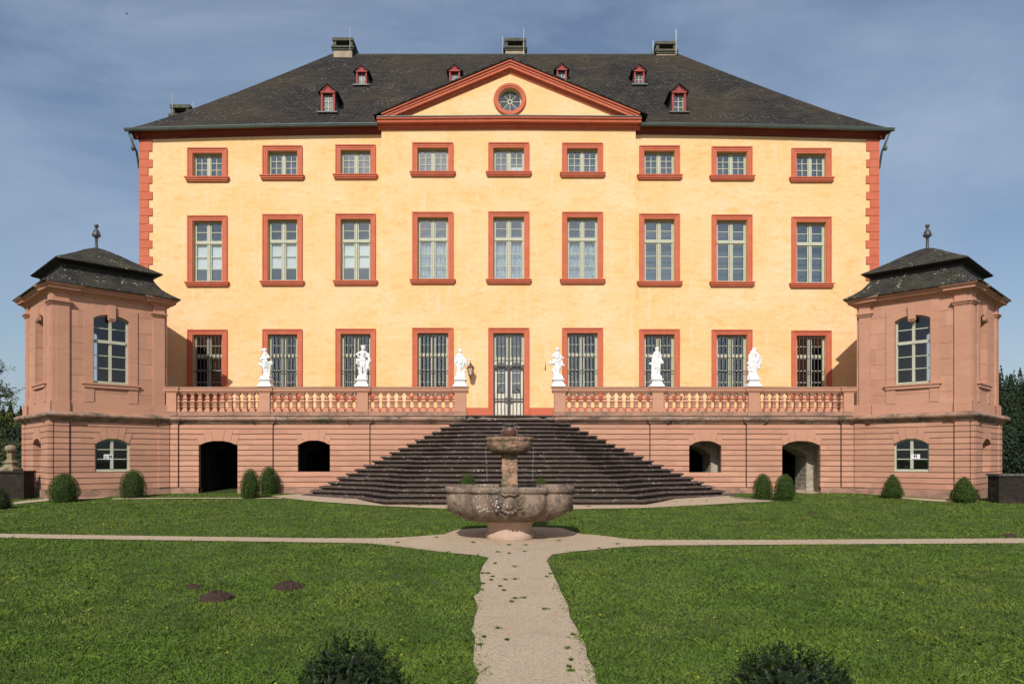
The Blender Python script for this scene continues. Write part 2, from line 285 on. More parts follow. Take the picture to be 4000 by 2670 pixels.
def offs(pts, o, closed):
    """2D polyline offset to its right-hand side (mitred)"""
    n = len(pts); out = []
    for i in range(n):
        def seg(a, b):
            dx, dy = pts[b][0] - pts[a][0], pts[b][1] - pts[a][1]; l = math.hypot(dx, dy) or 1; return (dy / l, -dx / l)
        ns = []
        if closed or i > 0: ns.append(seg((i - 1) % n, i))
        if closed or i < n - 1: ns.append(seg(i, (i + 1) % n))
        if len(ns) == 1: m = ns[0]
        else:
            sx, sy = ns[0][0] + ns[1][0], ns[0][1] + ns[1][1]; l2 = (sx * sx + sy * sy) or 1; k = 2 / l2; m = (sx * k, sy * k)
        out.append((pts[i][0] + m[0] * o, pts[i][1] + m[1] * o))
    return out
def sweep(mb, path, prof, closed=False, caps=True):
    """path in plan (x, y); prof = [(out, z)]"""
    cols = [[(x, y, z) for (x, y) in offs(path, o, closed)] for (o, z) in prof]
    rings = [[cols[k][i] for k in range(len(prof))] for i in range(len(path))]
    if closed: rings.append(rings[0])
    return mb.loft(rings, True, caps and not closed, caps and not closed)
def rake(mb, path, y0, prof):
    """path in elevation (x, z); prof = [(projection toward viewer, height above path)]"""
    cols = [[(x, y0 - p, z) for (x, z) in offs(path, -h, False)] for (p, h) in prof]
    rings = [[cols[k][i] for k in range(len(prof))] for i in range(len(path))]
    return mb.loft(rings, True, True, True)
def wall(mb, x0, x1, zb, zt, y, ops, t=0.25, cuts=()):
    """front sheet of a wall with openings (xa, xb, z0, zs, rise) and their reveals; zb, zt may be functions of x"""
    fb = zb if callable(zb) else (lambda x: zb); ft = zt if callable(zt) else (lambda x: zt)
    xs = {x0, x1} | set(cuts)
    for (xa, xb, z0, zs, rise) in ops:
        n = 14 if rise else 1
        for k in range(n + 1): xs.add(xa + (xb - xa) * k / n)
    xs = sorted(x for x in xs if x0 - 1e-6 <= x <= x1 + 1e-6)
    def top(op, x):
        xa, xb, z0, zs, rise = op
        if not rise: return zs
        u = (x - (xa + xb) / 2) / ((xb - xa) / 2); return zs + rise * (math.sqrt(max(0, 1.6 - u * u)) - math.sqrt(0.6)) / (math.sqrt(1.6) - math.sqrt(0.6))
    for a, b in zip(xs[:-1], xs[1:]):
        if b - a < 1e-6: continue
        mid = (a + b) / 2
        cov = sorted([op for op in ops if op[0] < mid < op[1]], key=lambda o: o[2])
        la, lb = fb(a), fb(b)
        for op in cov:
            if op[2] > la + 1e-4: mb.add([(a, y, la), (b, y, lb), (b, y, op[2]), (a, y, op[2])], [(0, 1, 2, 3)])
            la, lb = top(op, a), top(op, b)
            if lb < ft(mid) - 1e-3: mb.add([(a, y, la), (b, y, lb), (b, y + t, lb), (a, y + t, la)], [(0, 1, 2, 3)])
            if op[2] > fb(mid) + 1e-4: mb.add([(a, y, op[2]), (b, y, op[2]), (b, y + t, op[2]), (a, y + t, op[2])], [(0, 1, 2, 3)])
        if ft(mid) - max(la, lb) > 1e-3 or not cov: mb.add([(a, y, la), (b, y, lb), (b, y, ft(b)), (a, y, ft(a))], [(0, 1, 2, 3)])
    for op in ops:
        for xx in (op[0], op[1]): mb.add([(xx, y, op[2]), (xx, y + t, op[2]), (xx, y + t, top(op, xx)), (xx, y, top(op, xx))], [(0, 1, 2, 3)])
    return mb

# ------------------------------------------------------------------ ground, lawn, paths
def sheet(name, xs, ys, zf, mat, kind, **kw):
    v = [(x, y, zf(x, y)) for y in ys for x in xs]; n = len(xs)
    f = [(j * n + i, j * n + i + 1, (j + 1) * n + i + 1, (j + 1) * n + i) for j in range(len(ys) - 1) for i in range(n - 1)]
    mb = MB(); mb.v = v; mb.f = f; mb.mi = [0] * len(f); o = mb.build(name, mat, smooth=True); tag(o, kind=kind); return o
def terr(x, y):
    if y < 30: return gz(y)
    return gz(30) - min((y - 30) * 0.25, 7)
def hillz(x, y):
    base = -6.0
    t = max(0, (y - 70)) / 110; t = min(t, 1)
    h = 27.5 if x > 0 else 22
    return base + h * (t * t * (3 - 2 * t)) * (0.85 + 0.15 * math.sin(x * 0.03 + y * 0.01))
sheet('lawn', [-600, -200, -80, -40, -20, 0, 20, 40, 80, 200, 600], [-600, -200, -60, -6, 5, 12, 20, 30, 34, 44, 60, 90, 300, 1500], terr, 'turf', 'structure')
hx = [-400 + 20 * i for i in range(41)]; hy = [62 + 8 * i for i in range(24)]
sheet('hillside', hx, hy, lambda x, y: hillz(x, y) + mnoise.noise(Vector((x * 0.02, y * 0.02, 0))) * 2, 'fir', 'structure')

def zc(px, py): return (1450 + px / 2.1355, 2040 + py / 2.1355)
LE = [zc(*p) for p in [(0, 178), (240, 205), (600, 250), (900, 280), (980, 297), (930, 370), (905, 440), (920, 520), (900, 590), (855, 620), (895, 720), (862, 800), (858, 860), (835, 900), (868, 960), (862, 1050), (850, 1180), (900, 1270), (865, 1345)]]
RE = [zc(*p) for p in [(2349, 195), (2100, 208), (1700, 245), (1510, 270), (1465, 320), (1500, 400), (1550, 500), (1580, 580), (1640, 690), (1660, 800), (1740, 930), (1790, 1040), (1800, 1130), (1855, 1220), (1885, 1345)]]
path_px = [(-400, 2080), (0, 2085), (680, 2095), (1200, 2102), (1450, 2103), (1567, 2100), (1731, 2088), (1790, 2068), (1990, 2056), (2190, 2062), (2270, 2086), (2340, 2091), (2457, 2106), (2550, 2109), (3000, 2109), (4000, 2103), (4400, 2101), (4400, 2119), (4000, 2122), (3000, 2128)]
path_px += RE + [(2365, 2760), (2420, 3100), (2560, 3900), (1660, 3900), (1800, 3100), (1838, 2760)] + LE[::-1] + [(1295, 2120), (680, 2111), (0, 2101), (-400, 2097)]
PATH = [ground(*p) for p in path_px]
def poly_obj(name, pts, dz, mat):
    me = bpy.data.meshes.new(name); bm = bmesh.new()
    vs = [bm.verts.new((p.x, p.y, gz(p.y) + dz)) for p in pts]; f = bm.faces.new(vs)
    bmesh.ops.triangulate(bm, faces=[f], ngon_method='EAR_CLIP'); bmesh.ops.recalc_face_normals(bm, faces=bm.faces)
    bm.to_mesh(me); bm.free(); me.materials.append(MAT[mat]); o = bpy.data.objects.new(name, me); COL.objects.link(o); return o
# straight run of the path: long ground pieces follow the slope, so cut at every vertex by triangulation
tag(poly_obj('gravel_path', PATH, 0.012, 'gravel'), kind='structure')
strips = [
    [(1060, 1938), (1130, 1948), (1250, 1960), (1480, 1976), (1750, 1988), (1990, 1991), (2230, 1989), (2500, 1985), (2700, 1975), (2900, 1963), (3000, 1960), (3020, 1956), (2930, 1953), (2860, 1944), (2840, 1936), (2600, 1930), (2000, 1930), (1400, 1930), (1160, 1930), (1110, 1934)],
    [(440, 1946), (700, 1944), (930, 1944.5), (1100, 1944), (1105, 1948), (930, 1948), (700, 1947.5), (440, 1951)],
    [(280, 1948), (360, 1936), (480, 1926), (520, 1930), (440, 1938), (400, 1945), (330, 1951)],
    [(-150, 1995), (0, 1968), (90, 1957), (180, 1948), (260, 1941), (330, 1950), (180, 1957), (90, 1966), (0, 1976), (-150, 2015)],
    [(3105, 1924), (3110, 1913), (3185, 1911), (3300, 1917), (3420, 1928), (3450, 1934), (3330, 1926), (3200, 1926), (3160, 1929)],
    [(3480, 1939), (3560, 1944), (3700, 1952), (3790, 1958), (3730, 1962), (3640, 1958), (3560, 1951), (3480, 1943)],
]
GS = []
for st in strips:
    pts = [ground(*p) for p in st]; GS.append(pts)
    tag(poly_obj('gravel_strip', pts, 0.016, 'gravel'), kind='structure')

# ------------------------------------------------------------------ the palace
DW = 28.2; DR = 27.98
pal = empty('palace', (X(1989, DW), 35, gz(30)), 'large three storey yellow plastered palace with slate roof, pediment and red trim', 'palace')
cols = [(431, 522), (603, 694), (770, 862), (946, 1040), (1120, 1214), (1289, 1383), (1466, 1559), (1632, 1725), (1815, 1906)]
D2 = 1.70285
r1t = [340, 335, 333, 328, 328, 329, 335, 337, 341]; r1b = [417, 413, 411, 405, 405, 407, 412, 414, 418]
r2t = [495, 492, 491, 487, 486, 487, 491, 493, 498]; r2b = [657, 655, 654, 651, 651, 651, 656, 657, 660]
r3t = [756, 755, 754, 752, 752, 752, 755, 756, 758]
FLOOR = EZ + 1.50
x_l, x_r = X(548, DW), X(3430, DW); rx0, rx1 = X(1490, DR), X(2483, DR)
def win_geo(c, row):
    d = DR if c in (3, 4, 5) else DW
    xa, xb = X(cols[c][0] * D2, d), X(cols[c][1] * D2, d)
    if row == 0: zt, zb = Z(r1t[c] * D2, d), Z(r1b[c] * D2, d)
    elif row == 1: zt, zb = Z(r2t[c] * D2, d), Z(r2b[c] * D2, d)
    else: zt, zb = Z(r3t[c] * D2, d), (Z(1563, d) if c != 4 else FLOOR)
    return d, xa, xb, zt, zb
SUR = 0.200; SILL = 0.17
ops_l, ops_r, ops_c = [], [], []
OPS = {}
for c in range(9):
    for row in range(3):
        d, xa, xb, zt, zb = win_geo(c, row)
        sill = 0 if (row == 2 and c == 4) else SILL
        op = (xa + SUR, xb - SUR, zb + sill, zt - SUR + 0.01, 0); OPS[c, row] = op
        (ops_c if c in (3, 4, 5) else ops_l if c < 3 else ops_r).append(op)
EV = lambda x: EZ + (12.42 if abs(x) > 14 else 12.42 + 0.2 * (14.4 - abs(x)) / 9.2)
def zeave(x): t = min(max((abs(x + 0.1) - 4.9) / 9.6, 0), 1); return EZ + 12.90 - 0.20 * t ** 1.6
zbot = gz(30) - 0.5
mb = MB()
cutx = [x_l + (x_r - x_l) * k / 24 for k in range(25)]
wall(mb, x_l, rx0, zbot, lambda x: zeave(x) - 0.05, DW, ops_l, 0.3, cutx)
wall(mb, rx1, x_r, zbot, lambda x: zeave(x) - 0.05, DW, ops_r, 0.3, cutx)
mb.add([(x_l, DW, zbot), (x_l, 41.8, zbot), (x_l, 41.8, EZ + 12.35), (x_l, DW, zeave(x_l) - .05)], [(0, 1, 2, 3)])
mb.add([(x_r, DW, zbot), (x_r, 41.8, zbot), (x_r, 41.8, EZ + 12.35), (x_r, DW, zeave(x_r) - .05)], [(0, 1, 2, 3)])
mb.add([(x_l, 41.8, zbot), (x_r, 41.8, zbot), (x_r, 41.8, EZ + 12.35), (x_l, 41.8, EZ + 12.35)], [(0, 1, 2, 3)])
mb.build('wall', 'plaster', pal)
# projecting middle: wall, pediment field with a round window
pc = X(1990, DR)
zc0 = Z(508, DR)                    # underside of the horizontal cornice
mb = MB(); wall(mb, rx0, rx1, zbot, zc0 + 0.1, DR, ops_c, 0.3)
for xx in (rx0, rx1): mb.add([(xx, DR, zbot), (xx, DW + 0.05, zbot), (xx, DW + 0.05, zc0 + 0.1), (xx, DR, zc0 + 0.1)], [(0, 1, 2, 3)])
mb.build('projecting_wall', 'plaster', pal)
apx, apz = X(1992, DR), Z(268, DR); fz = Z(473, DR)
fl, fr = X(1500, DR), X(2482, DR)
ocx, ocz, ocr = X(1992, DR), Z(390, DR), 0.455
mb = MB(); nseg = 48
ring = [(ocx + ocr * math.cos(2 * math.pi * k / nseg), ocz + ocr * math.sin(2 * math.pi * k / nseg)) for k in range(nseg)]
tri = [(fl, fz), (fr, fz), (apx, apz)]
def ray_tri(a):
    best = 1e9
    for i in range(3):
        p, q = tri[i], tri[(i + 1) % 3]; dx, dy = math.cos(a), math.sin(a); ex, ey = q[0] - p[0], q[1] - p[1]
        den = dx * ey - dy * ex
        if abs(den) < 1e-9: continue
        t = ((p[0] - ocx) * ey - (p[1] - ocz) * ex) / den; s_ = ((p[0] - ocx) * dy - (p[1] - ocz) * dx) / den
        if t > 0 and -1e-6 <= s_ <= 1 + 1e-6: best = min(best, t)
    return (ocx + best * math.cos(a), ocz + best * math.sin(a))
angs = sorted([2 * math.pi * k / nseg for k in range(nseg)] + [math.atan2(q[1] - ocz, q[0] - ocx) % (2 * math.pi) for q in tri])
for a, b in zip(angs, angs[1:] + [angs[0] + 2 * math.pi]):
    o1, o2 = ray_tri(a), ray_tri(b)
    i1 = (ocx + ocr * math.cos(a), ocz + ocr * math.sin(a)); i2 = (ocx + ocr * math.cos(b), ocz + ocr * math.sin(b))
    mb.add([(i1[0], DR, i1[1]), (i2[0], DR, i2[1]), (o2[0], DR, o2[1]), (o1[0], DR, o1[1])], [(0, 1, 2, 3)])
    mb.add([(i1[0], DR, i1[1]), (i2[0], DR, i2[1]), (i2[0], DR + .3, i2[1]), (i1[0], DR + .3, i1[1])], [(0, 1, 2, 3)])
mb.build('pediment_field', 'plaster', pal)
# red base band, quoins, cornices
mb = MB(); zb1 = Z(1593, DW)
for (a, b, d) in [(x_l, rx0, DW), (rx0 + .001, OPS[4, 2][0] - SUR, DR), (OPS[4, 2][1] + SUR, rx1 - .001, DR), (rx1, x_r, DW)]:
    mb.box(a, b, d - 0.02, d + 0.005, FLOOR - 0.05, zb1)
mb.build('base_band', 'trim', pal)
for side in (0, 1):
    mb = MB(); z = zeave(x_l) - 0.27; k = 0; rnd = random.Random(3 + side)
    while z > EZ + 1.0:
        h = 0.455 if k == 0 else 0.315; w = 0.48 if k % 2 == 0 else 0.335; w += rnd.uniform(-.015, .015)
        j = rnd.uniform(0, .008)
        if side == 0: mb.box(x_l - 0.03, x_l + w, DW - 0.035 - j, DW + 0.3, z - h + 0.012, z - 0.002)
        else: mb.box(x_r - w, x_r + 0.03, DW - 0.035 - j, DW + 0.3, z - h + 0.012, z - 0.002)
        z -= h; k += 1
    mb.build('corner_quoins', 'trim', pal)
CP = [(0.0, -0.26), (0.03, -0.26), (0.04, -0.21), (0.08, -0.18), (0.11, -0.13), (0.18, -0.11), (0.22, -0.06), (0.26, -0.04), (0.26, 0.0), (0.0, 0.0)]
def eave_path(xa, xb, n): return [(xa + (xb - xa) * k / n, zeave(xa + (xb - xa) * k / n)) for k in range(n + 1)]
for (xa, xb) in ((x_l - 0.26, rx0 - 0.0), (rx1, x_r + 0.26)):
    mb = MB(); rake(mb, eave_path(xa, xb, 8), DW, CP); mb.build('eaves_cornice', 'trim_shaded', pal)
for xx, sg in ((x_l, -1), (x_r, 1)):
    mb = MB()
    cc = [[(xx + sg * p, y, EZ + 12.68 + h) for (p, h) in CP] for y in (DW - 0.20, 41.8)]
    mb.loft(cc); mb.build('side_cornice', 'trim_shaded', pal)
mb = MB()
pcx0, pcx1 = X(1478, DR), X(2500, DR)
HCP = [(0.0, 0.0), (0.03, 0.0), (0.05, 0.08), (0.12, 0.10), (0.14, 0.17), (0.30, 0.18), (0.32, 0.27), (0.36, 0.28), (0.38, 0.34), (0.0, 0.36)]
rake(mb, [(pcx0, zc0 - 0.02), (pc, zc0 + 0.02), (pcx1, zc0 - 0.02)], DR, HCP)
mb.build('pediment_cornice', 'trim', pal)
mb = MB(); rake(mb, [(pcx0 + .02, zc0 + 0.33), (pc, zc0 + 0.37), (pcx1 - .02, zc0 + 0.33)], DR, [(0.0, 0.0), (0.40, 0.0), (0.40, 0.035), (0.0, 0.05)]); mb.build('cornice_flashing', 'zinc', pal)
# raking cornice
mb = MB()
RCP = [(0.0, -0.10), (0.03, -0.10), (0.05, -0.04), (0.10, -0.02), (0.11, 0.02), (0.20, 0.03), (0.21, 0.12), (0.24, 0.13), (0.24, 0.19), (0.29, 0.21), (0.30, 0.27), (0.0, 0.28)]
lo_l = (X(1500, DR - .2), Z(471, DR - .2)); lo_r = (X(2490, DR - .2), Z(469, DR - .2)); ap = (X(1992, DR - .2), Z(266, DR - .2))
rake(mb, [lo_l, ap, lo_r], DR, RCP); mb.build('raking_cornice', 'trim', pal)
# pediment roof
mb = MB()
for (e, sg) in ((lo_l, -1), (lo_r, 1)):
    dx, dz = e[0] - ap[0], e[1] - ap[1]; L_ = math.hypot(dx, dz); nx, nz = -dz / L_ * (1 if sg < 0 else -1), abs(dx) / L_
    nx = -nx if (nx * dz > 0 and False) else nx
    nn = Vector((-dz, 0, dx)) if dx < 0 else Vector((dz, 0, -dx)); nn = Vector((nn.x, 0, nn.z)).normalized();
    if nn.z < 0: nn = -nn
    a0 = Vector((ap[0], 0, ap[1])) + nn * 0.285; e0 = Vector((e[0], 0, e[1])) + nn * 0.285
    a0 = Vector((ap[0], 0, a0.z + (ap[0] - a0.x) * dz / dx)); ee = e0 + (e0 - a0).normalized() * 0.30
    a1, e1 = a0 + Vector((0, 0, 0.06)), ee + Vector((0, 0, 0.06))
    y0, y1 = DR - 0.34, 31.5
    mb.add([(p.x, y, p.z) for y in (y0, y1) for p in (a0, ee, e1, a1)], [(0, 1, 2, 3), (4, 5, 6, 7), (0, 1, 5, 4), (3, 2, 6, 7), (1, 2, 6, 5)])
mb.build('pediment_roof', 'slate', pal)
# round window
mb = MB(); prof = [(0.455, 0.0), (0.455, -0.05), (0.52, -0.055), (0.52, -0.075), (0.60, -0.08), (0.63, -0.05), (0.64, 0.0)]
rings = [[(ocx + r * math.cos(2 * math.pi * k / 48), DR + y, ocz + r * math.sin(2 * math.pi * k / 48)) for (r, y) in prof] for k in range(49)]
mb.loft(rings, False, False, False); rw = mb.build('round_window', 'trim', pal, smooth=False)
mb = MB(); yy = DR + 0.16
for (r0, r1) in ((0.40, 0.47), (0.055, 0.095)):
    rings = [[(ocx + r * math.cos(2 * math.pi * k / 40), y, ocz + r * math.sin(2 * math.pi * k / 40)) for (r, y) in ((r0, yy), (r1, yy), (r1, yy + .05), (r0, yy + .05))] for k in range(41)]
    mb.loft(rings, True, False, False)
for k in range(8):
    a = k * math.pi / 4; mb.tube([(ocx + 0.09 * math.cos(a), yy + .02, ocz + 0.09 * math.sin(a)), (ocx + 0.41 * math.cos(a), yy + .02, ocz + 0.41 * math.sin(a))], 0.016, 4)
mb.build('sash', 'wood', rw)
MB().add([(ocx + .46 * math.cos(2 * math.pi * k / 32), yy + .03, ocz + .46 * math.sin(2 * math.pi * k / 32)) for k in range(32)], [tuple(range(32))]).build('pane', 'glass', rw)
MB().box(ocx - .5, ocx + .5, yy + .3, yy + .32, ocz - .5, ocz + .5).build('blind', 'greyblind', rw)

def frame_rect(mb, xa, xb, za, zb, w, y0, y1):
    mb.box(xa, xb, y0, y1, zb - w, zb); mb.box(xa, xb, y0, y1, za, za + w); mb.box(xa, xa + w, y0, y1, za + w, zb - w); mb.box(xb - w, xb, y0, y1, za + w, zb - w)
def facade_window(c, row):
    d, xa, xb, zt, zb = win_geo(c, row); o = OPS[c, row]; door = (row == 2 and c == 4)
    mb = MB()
    ia, ib, iz0, izt, _ = o
    def ring(w0, w1, p):   # surround band between insets w0 and w1, projecting p
        zlo = zb + (SILL if not door else 0)
        mb.box(xa + w0, xb - w0, d - p, d + .004, zt - w1, zt - w0)
        mb.box(xa + w0, xa + w1, d - p, d + .004, zlo, zt - w1); mb.box(xb - w1, xb - w0, d - p, d + .004, zlo, zt - w1)
    ring(0.0, 0.045, 0.085); ring(0.045, 0.125, 0.058); ring(0.125, SUR - .004, 0.045)
    if not door:
        mb.box(xa - 0.09, xb + 0.09, d - 0.15, d + .30, zb + SILL - 0.045, zb + SILL)
        mb.box(xa - 0.06, xb + 0.06, d - 0.12, d + .004, zb + 0.055, zb + SILL - 0.045)
        mb.box(xa - 0.03, xb + 0.03, d - 0.085, d + .004, zb, zb + 0.055)
    w = mb.build('window' if not door else 'entrance_doorway', 'trim', pal)
    ys = d + 0.16; s = MB()
    if door:
        ztr = iz0 + (izt - iz0) * 0.705
    else: ztr = izt - (izt - iz0) * (0.345 if row else 0)
    mid = (ia + ib) / 2
    frame_rect(s, ia, ib, iz0, izt, 0.04, ys, ys + .08)
    panes = []
    if row == 0:
        s.box(mid - 0.045, mid + 0.045, ys - 0.02, ys + .08, iz0 + .05, izt - .05)
        for (a, b) in ((ia + .05, mid - .055), (mid + .055, ib - .05)):
            frame_rect(s, a, b, iz0 + .05, izt - .05, 0.03, ys - .01, ys + .05)
            m2 = (a + b) / 2; s.box(m2 - .013, m2 + .013, ys, ys + .04, iz0 + .08, izt - .08)
            for k in (1, 2): zz = iz0 + .08 + (izt - iz0 - .16) * k / 3; s.box(a + .03, b - .03, ys + .001, ys + .039, zz - .013, zz + .013)
    else:
        s.box(ia + .05, ib - .05, ys - 0.05, ys + .08, ztr - 0.05, ztr + 0.04)
        s.box(mid - 0.035, mid + 0.035, ys - 0.03, ys + .08, iz0 + .05, ztr - .05); s.box(mid - 0.035, mid + 0.035, ys - 0.03, ys + .08, ztr + .04, izt - .05)
        for (a, b) in ((ia + .05, mid - .05), (mid + .05, ib - .05)):
            for (z0, z1, n) in ((ztr + .04, izt - .05, 2), (iz0 + .05, ztr - .05, 3)):
                if door and n == 3: continue
                frame_rect(s, a, b, z0, z1, 0.04, ys - .01, ys + .05)
                for k in range(1, n): zz = z0 + .04 + (z1 - z0 - .08) * k / n; s.box(a + .04, b - .04, ys, ys + .04, zz - .013, zz + .013)
        if door:   # two leaves: glazed above, panelled below
            for (a, b) in ((ia + .05, mid - .05), (mid + .05, ib - .05)):
                s.m = 1
                zl, zm = iz0 + 0.02, iz0 + (ztr - iz0) * 0.40
                frame_rect(s, a, b, zm, ztr - .05, 0.075, ys - .01, ys + .05)
                for k in (1, 2): zz = zm + .075 + (ztr - zm - .2) * k / 3 ; s.box(a + .07, b - .07, ys, ys + .04, zz - .016, zz + .016)
                s.box(a, b, ys - .005, ys + .05, zl, zm)
                s.box(a + .10, b - .10, ys - .02, ys, zl + .12, zm - .32); s.box(a + .10, b - .10, ys - .02, ys, zm - .24, zm - .08)
                s.m = 0
    s.build('sash' if not door else 'door_leaves', ['wood', 'door'] if door else 'wood', w)
    MB().box(ia, ib, ys + .025, ys + .028, iz0, izt).build('pane', 'glass', w)
    if row == 2:   # iron bars
        g = MB(); yb = d + 0.03
        zlow = iz0 if not door else iz0 + (izt - iz0) * 0.62
        n = 7
        for k in range(n):
            xx = ia + (ib - ia) * (k + 1) / (n + 1); g.tube([(xx, yb, zlow), (xx, yb, izt)], 0.020, 6)
        zr = izt - (izt - iz0) * (0.595) if not door else zlow
        if not door: g.tube([(ia - .0, yb, zr), (ib, yb, zr)], 0.017, 6)
        for zz in ([zr] if door else []):
            g.box(ia - .02, ib + .02, d - 0.03, d + .05, zz - .035, zz + .035)
        if door:
            for (a, b) in ((ia + .01, mid - .02), (mid + .02, ib - .01)):
                frame_rect(g, a, b, iz0 + .01, zlow - .05, 0.03, yb - .02, yb + .02)
                for k in range(1, 4): xx = a + (b - a) * k / 4; g.tube([(xx, yb, iz0), (xx, yb, zlow - .05)], 0.011, 6)
                g.box(a, b, yb - .02, yb + .02, iz0 + 0.78, iz0 + 0.83)
            g.box(mid - .035, mid + .035, yb - .04, yb + .02, iz0, zlow - .04)
            g.box(mid - .13, mid + .13, yb - .06, yb - .01, iz0 + .76, iz0 + .86)
        g.build('iron_grille', 'iron', w)
    # what hangs inside
    yi = d + 0.42
    if row == 1 and c < 3:
        zl = iz0 + (ztr - iz0) * 0.34; MB().box(ia, ib, ys + .075, ys + .08, zl, ztr).build('roller_blind', 'blind', w)
        MB().box(ia - .1, ib + .1, yi + .2, yi + .22, iz0, izt).build('inner_shutter', 'greyblind', w)
    elif row == 1 and 3 <= c <= 5:
        cm = MB(); n = 40
        for k in range(n):
            a, b = ia + (ib - ia) * k / n, ia + (ib - ia) * (k + 1) / n
            ya, yb_ = yi - .12 + .035 * math.sin(k * 1.3), yi - .12 + .035 * math.sin((k + 1) * 1.3)
            cm.add([(a, ya, iz0), (b, yb_, iz0), (b, yb_, ztr), (a, ya, ztr)], [(0, 1, 2, 3)])
        cm.build('curtain', 'lace', w); MB().box(ia - .1, ib + .1, yi + .2, yi + .22, iz0, izt).build('inner_shutter', 'greyblind', w)
    elif row < 2:
        MB().box(ia - .1, ib + .1, yi, yi + .02, iz0, izt).build('inner_shutter', 'greyblind', w)
        if row == 0 and c == 4: MB().box(mid + .05, ib, ys + .075, ys + .08, iz0, iz0 + (izt - iz0) * .34).build('roller_blind', 'blind', w)
    elif row == 2 and c in (4,):
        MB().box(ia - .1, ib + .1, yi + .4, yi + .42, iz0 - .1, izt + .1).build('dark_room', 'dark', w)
for c in range(9):
    for row in range(3): facade_window(c, row)
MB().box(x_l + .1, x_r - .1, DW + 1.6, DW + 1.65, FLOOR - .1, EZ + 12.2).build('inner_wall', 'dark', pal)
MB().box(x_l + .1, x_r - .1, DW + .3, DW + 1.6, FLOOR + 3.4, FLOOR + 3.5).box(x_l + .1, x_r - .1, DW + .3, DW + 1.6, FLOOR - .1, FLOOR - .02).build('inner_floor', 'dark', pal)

# main roof
E0, E1 = X(490, 27.85), X(3490, 27.85); RX0, RX1 = X(1290, 35), X(2655, 35); ZR = Z(213, 35)
QS = [0, .08, .25, .5, .75, 1]; ZFq = [0, .067, .225, .477, .737, 1]
def zfr(q): return float(np.interp(q, QS, ZFq))
YB = 42.15
mb = MB(); rings = []
for q in QS:
    def rp(x, yfront, q=q):
        ze = zeave(x) + 0.0; return None
    xs = [(E0, 0), (rx0 - .12, 0), (rx0 - .10, 1), (0.0, 1), (rx1 + .10, 1), (rx1 + .12, 0), (E1, 0)]; pr = []
    for x, mid_ in xs:
        qq = q
        if mid_: q = max(q, .085)
        xr = RX0 + (RX1 - RX0) * (x - E0) / (E1 - E0)
        ze = zeave(x); pr.append((x + (xr - x) * q, 27.85 + 7.15 * q, ze + (ZR - ze) * zfr(q))); q = qq
    for x in (E1, E0):
        xr = RX1 if x == E1 else RX0; ze = zeave(x); pr.append((x + (xr - x) * q, YB - 7.15 * q, ze + (ZR - ze) * zfr(q)))
    rings.append(pr)
mb.loft(rings, True, True, False); mb.build('roof', 'slate', pal)
def roof_at(px, py):
    best = None
    for k in range(400):
        q = k / 400; d = 27.85 + 7.15 * q; x = X(px, d); ze = zeave(x); z = ze + (ZR - ze) * zfr(q)
        y = HY - F * (z - EZ) / d
        e = abs(y - py)
        if best is None or e < best[0]: best = (e, x, d, z)
    return Vector(best[1:])
# gutters and downpipe heads
for (xa, xb) in ((E0 - .02, rx0 - .1), (rx1 + .1, E1 + .02)):
    mb = MB(); rake(mb, eave_path(xa, xb, 8), 27.89, [(0, -0.08), (0.05, -0.10), (0.10, -0.08), (0.13, 0.0), (0.13, 0.02), (0.0, 0.02)]); mb.build('gutter', 'zinc', pal)
    # dark eaves boards between gutter and cornice
    mb = MB(); rake(mb, eave_path(xa + .1, xb, 8), DW, [(0.0, 0.015), (0.31, 0.015), (0.31, -0.05), (0.27, -0.05), (0.0, 0.0)]); mb.build('eaves_board', 'slate_edge', pal)
for xx, sg in ((x_l, -1), (x_r, 1)):
    mb = MB(); mb.tube([(xx + sg * .30, 27.92, EZ + 12.6), (xx + sg * .18, 28.0, EZ + 12.2), (xx + sg * .12, 28.15, EZ + 11.95), (xx + sg * .10, 28.3, EZ + 11.4), (xx + sg * .10, 28.9, EZ + 10.8), (xx + sg * .10, 28.9, EZ + 2)], 0.042, 8)
    mb.ball((xx + sg * .17, 27.98, EZ + 12.02), (0.075, 0.075, 0.11)); mb.build('downpipe', 'zinc', pal, smooth=True)
# ridge flashing and snow hooks
mb = MB(); mb.tube([(RX0, 35, ZR), (RX1, 35, ZR)], 0.035, 6); mb.build('ridge_flashing', 'zinc', pal)
hook_me = None
for q0, n in ((0.05, 24), (0.42, 16)):
    for k in range(n):
        x = E0 + 1.0 + (E1 - E0 - 2) * (k + .5) / n; xr = RX0 + (RX1 - RX0) * (x - E0) / (E1 - E0); ze = zeave(x)
        p = (x + (xr - x) * q0, 27.85 + 7.15 * q0, ze + (ZR - ze) * zfr(q0))
        if abs(p[0]) < 5.3 and p[2] < Z(470 - (530 - abs(p[0]) * 100) * 0.42, 28): continue
        if hook_me is None:
            o = MB().tube([(0, -.02, .16), (0, 0, -.02)], 0.012, 4).build('snow_hook', 'zinc', pal, at=p); hook_me = o.data
        else:
            o = bpy.data.objects.new('snow_hook', hook_me); COL.objects.link(o); o.parent = pal; o.location = Vector(p) - ORG[pal]

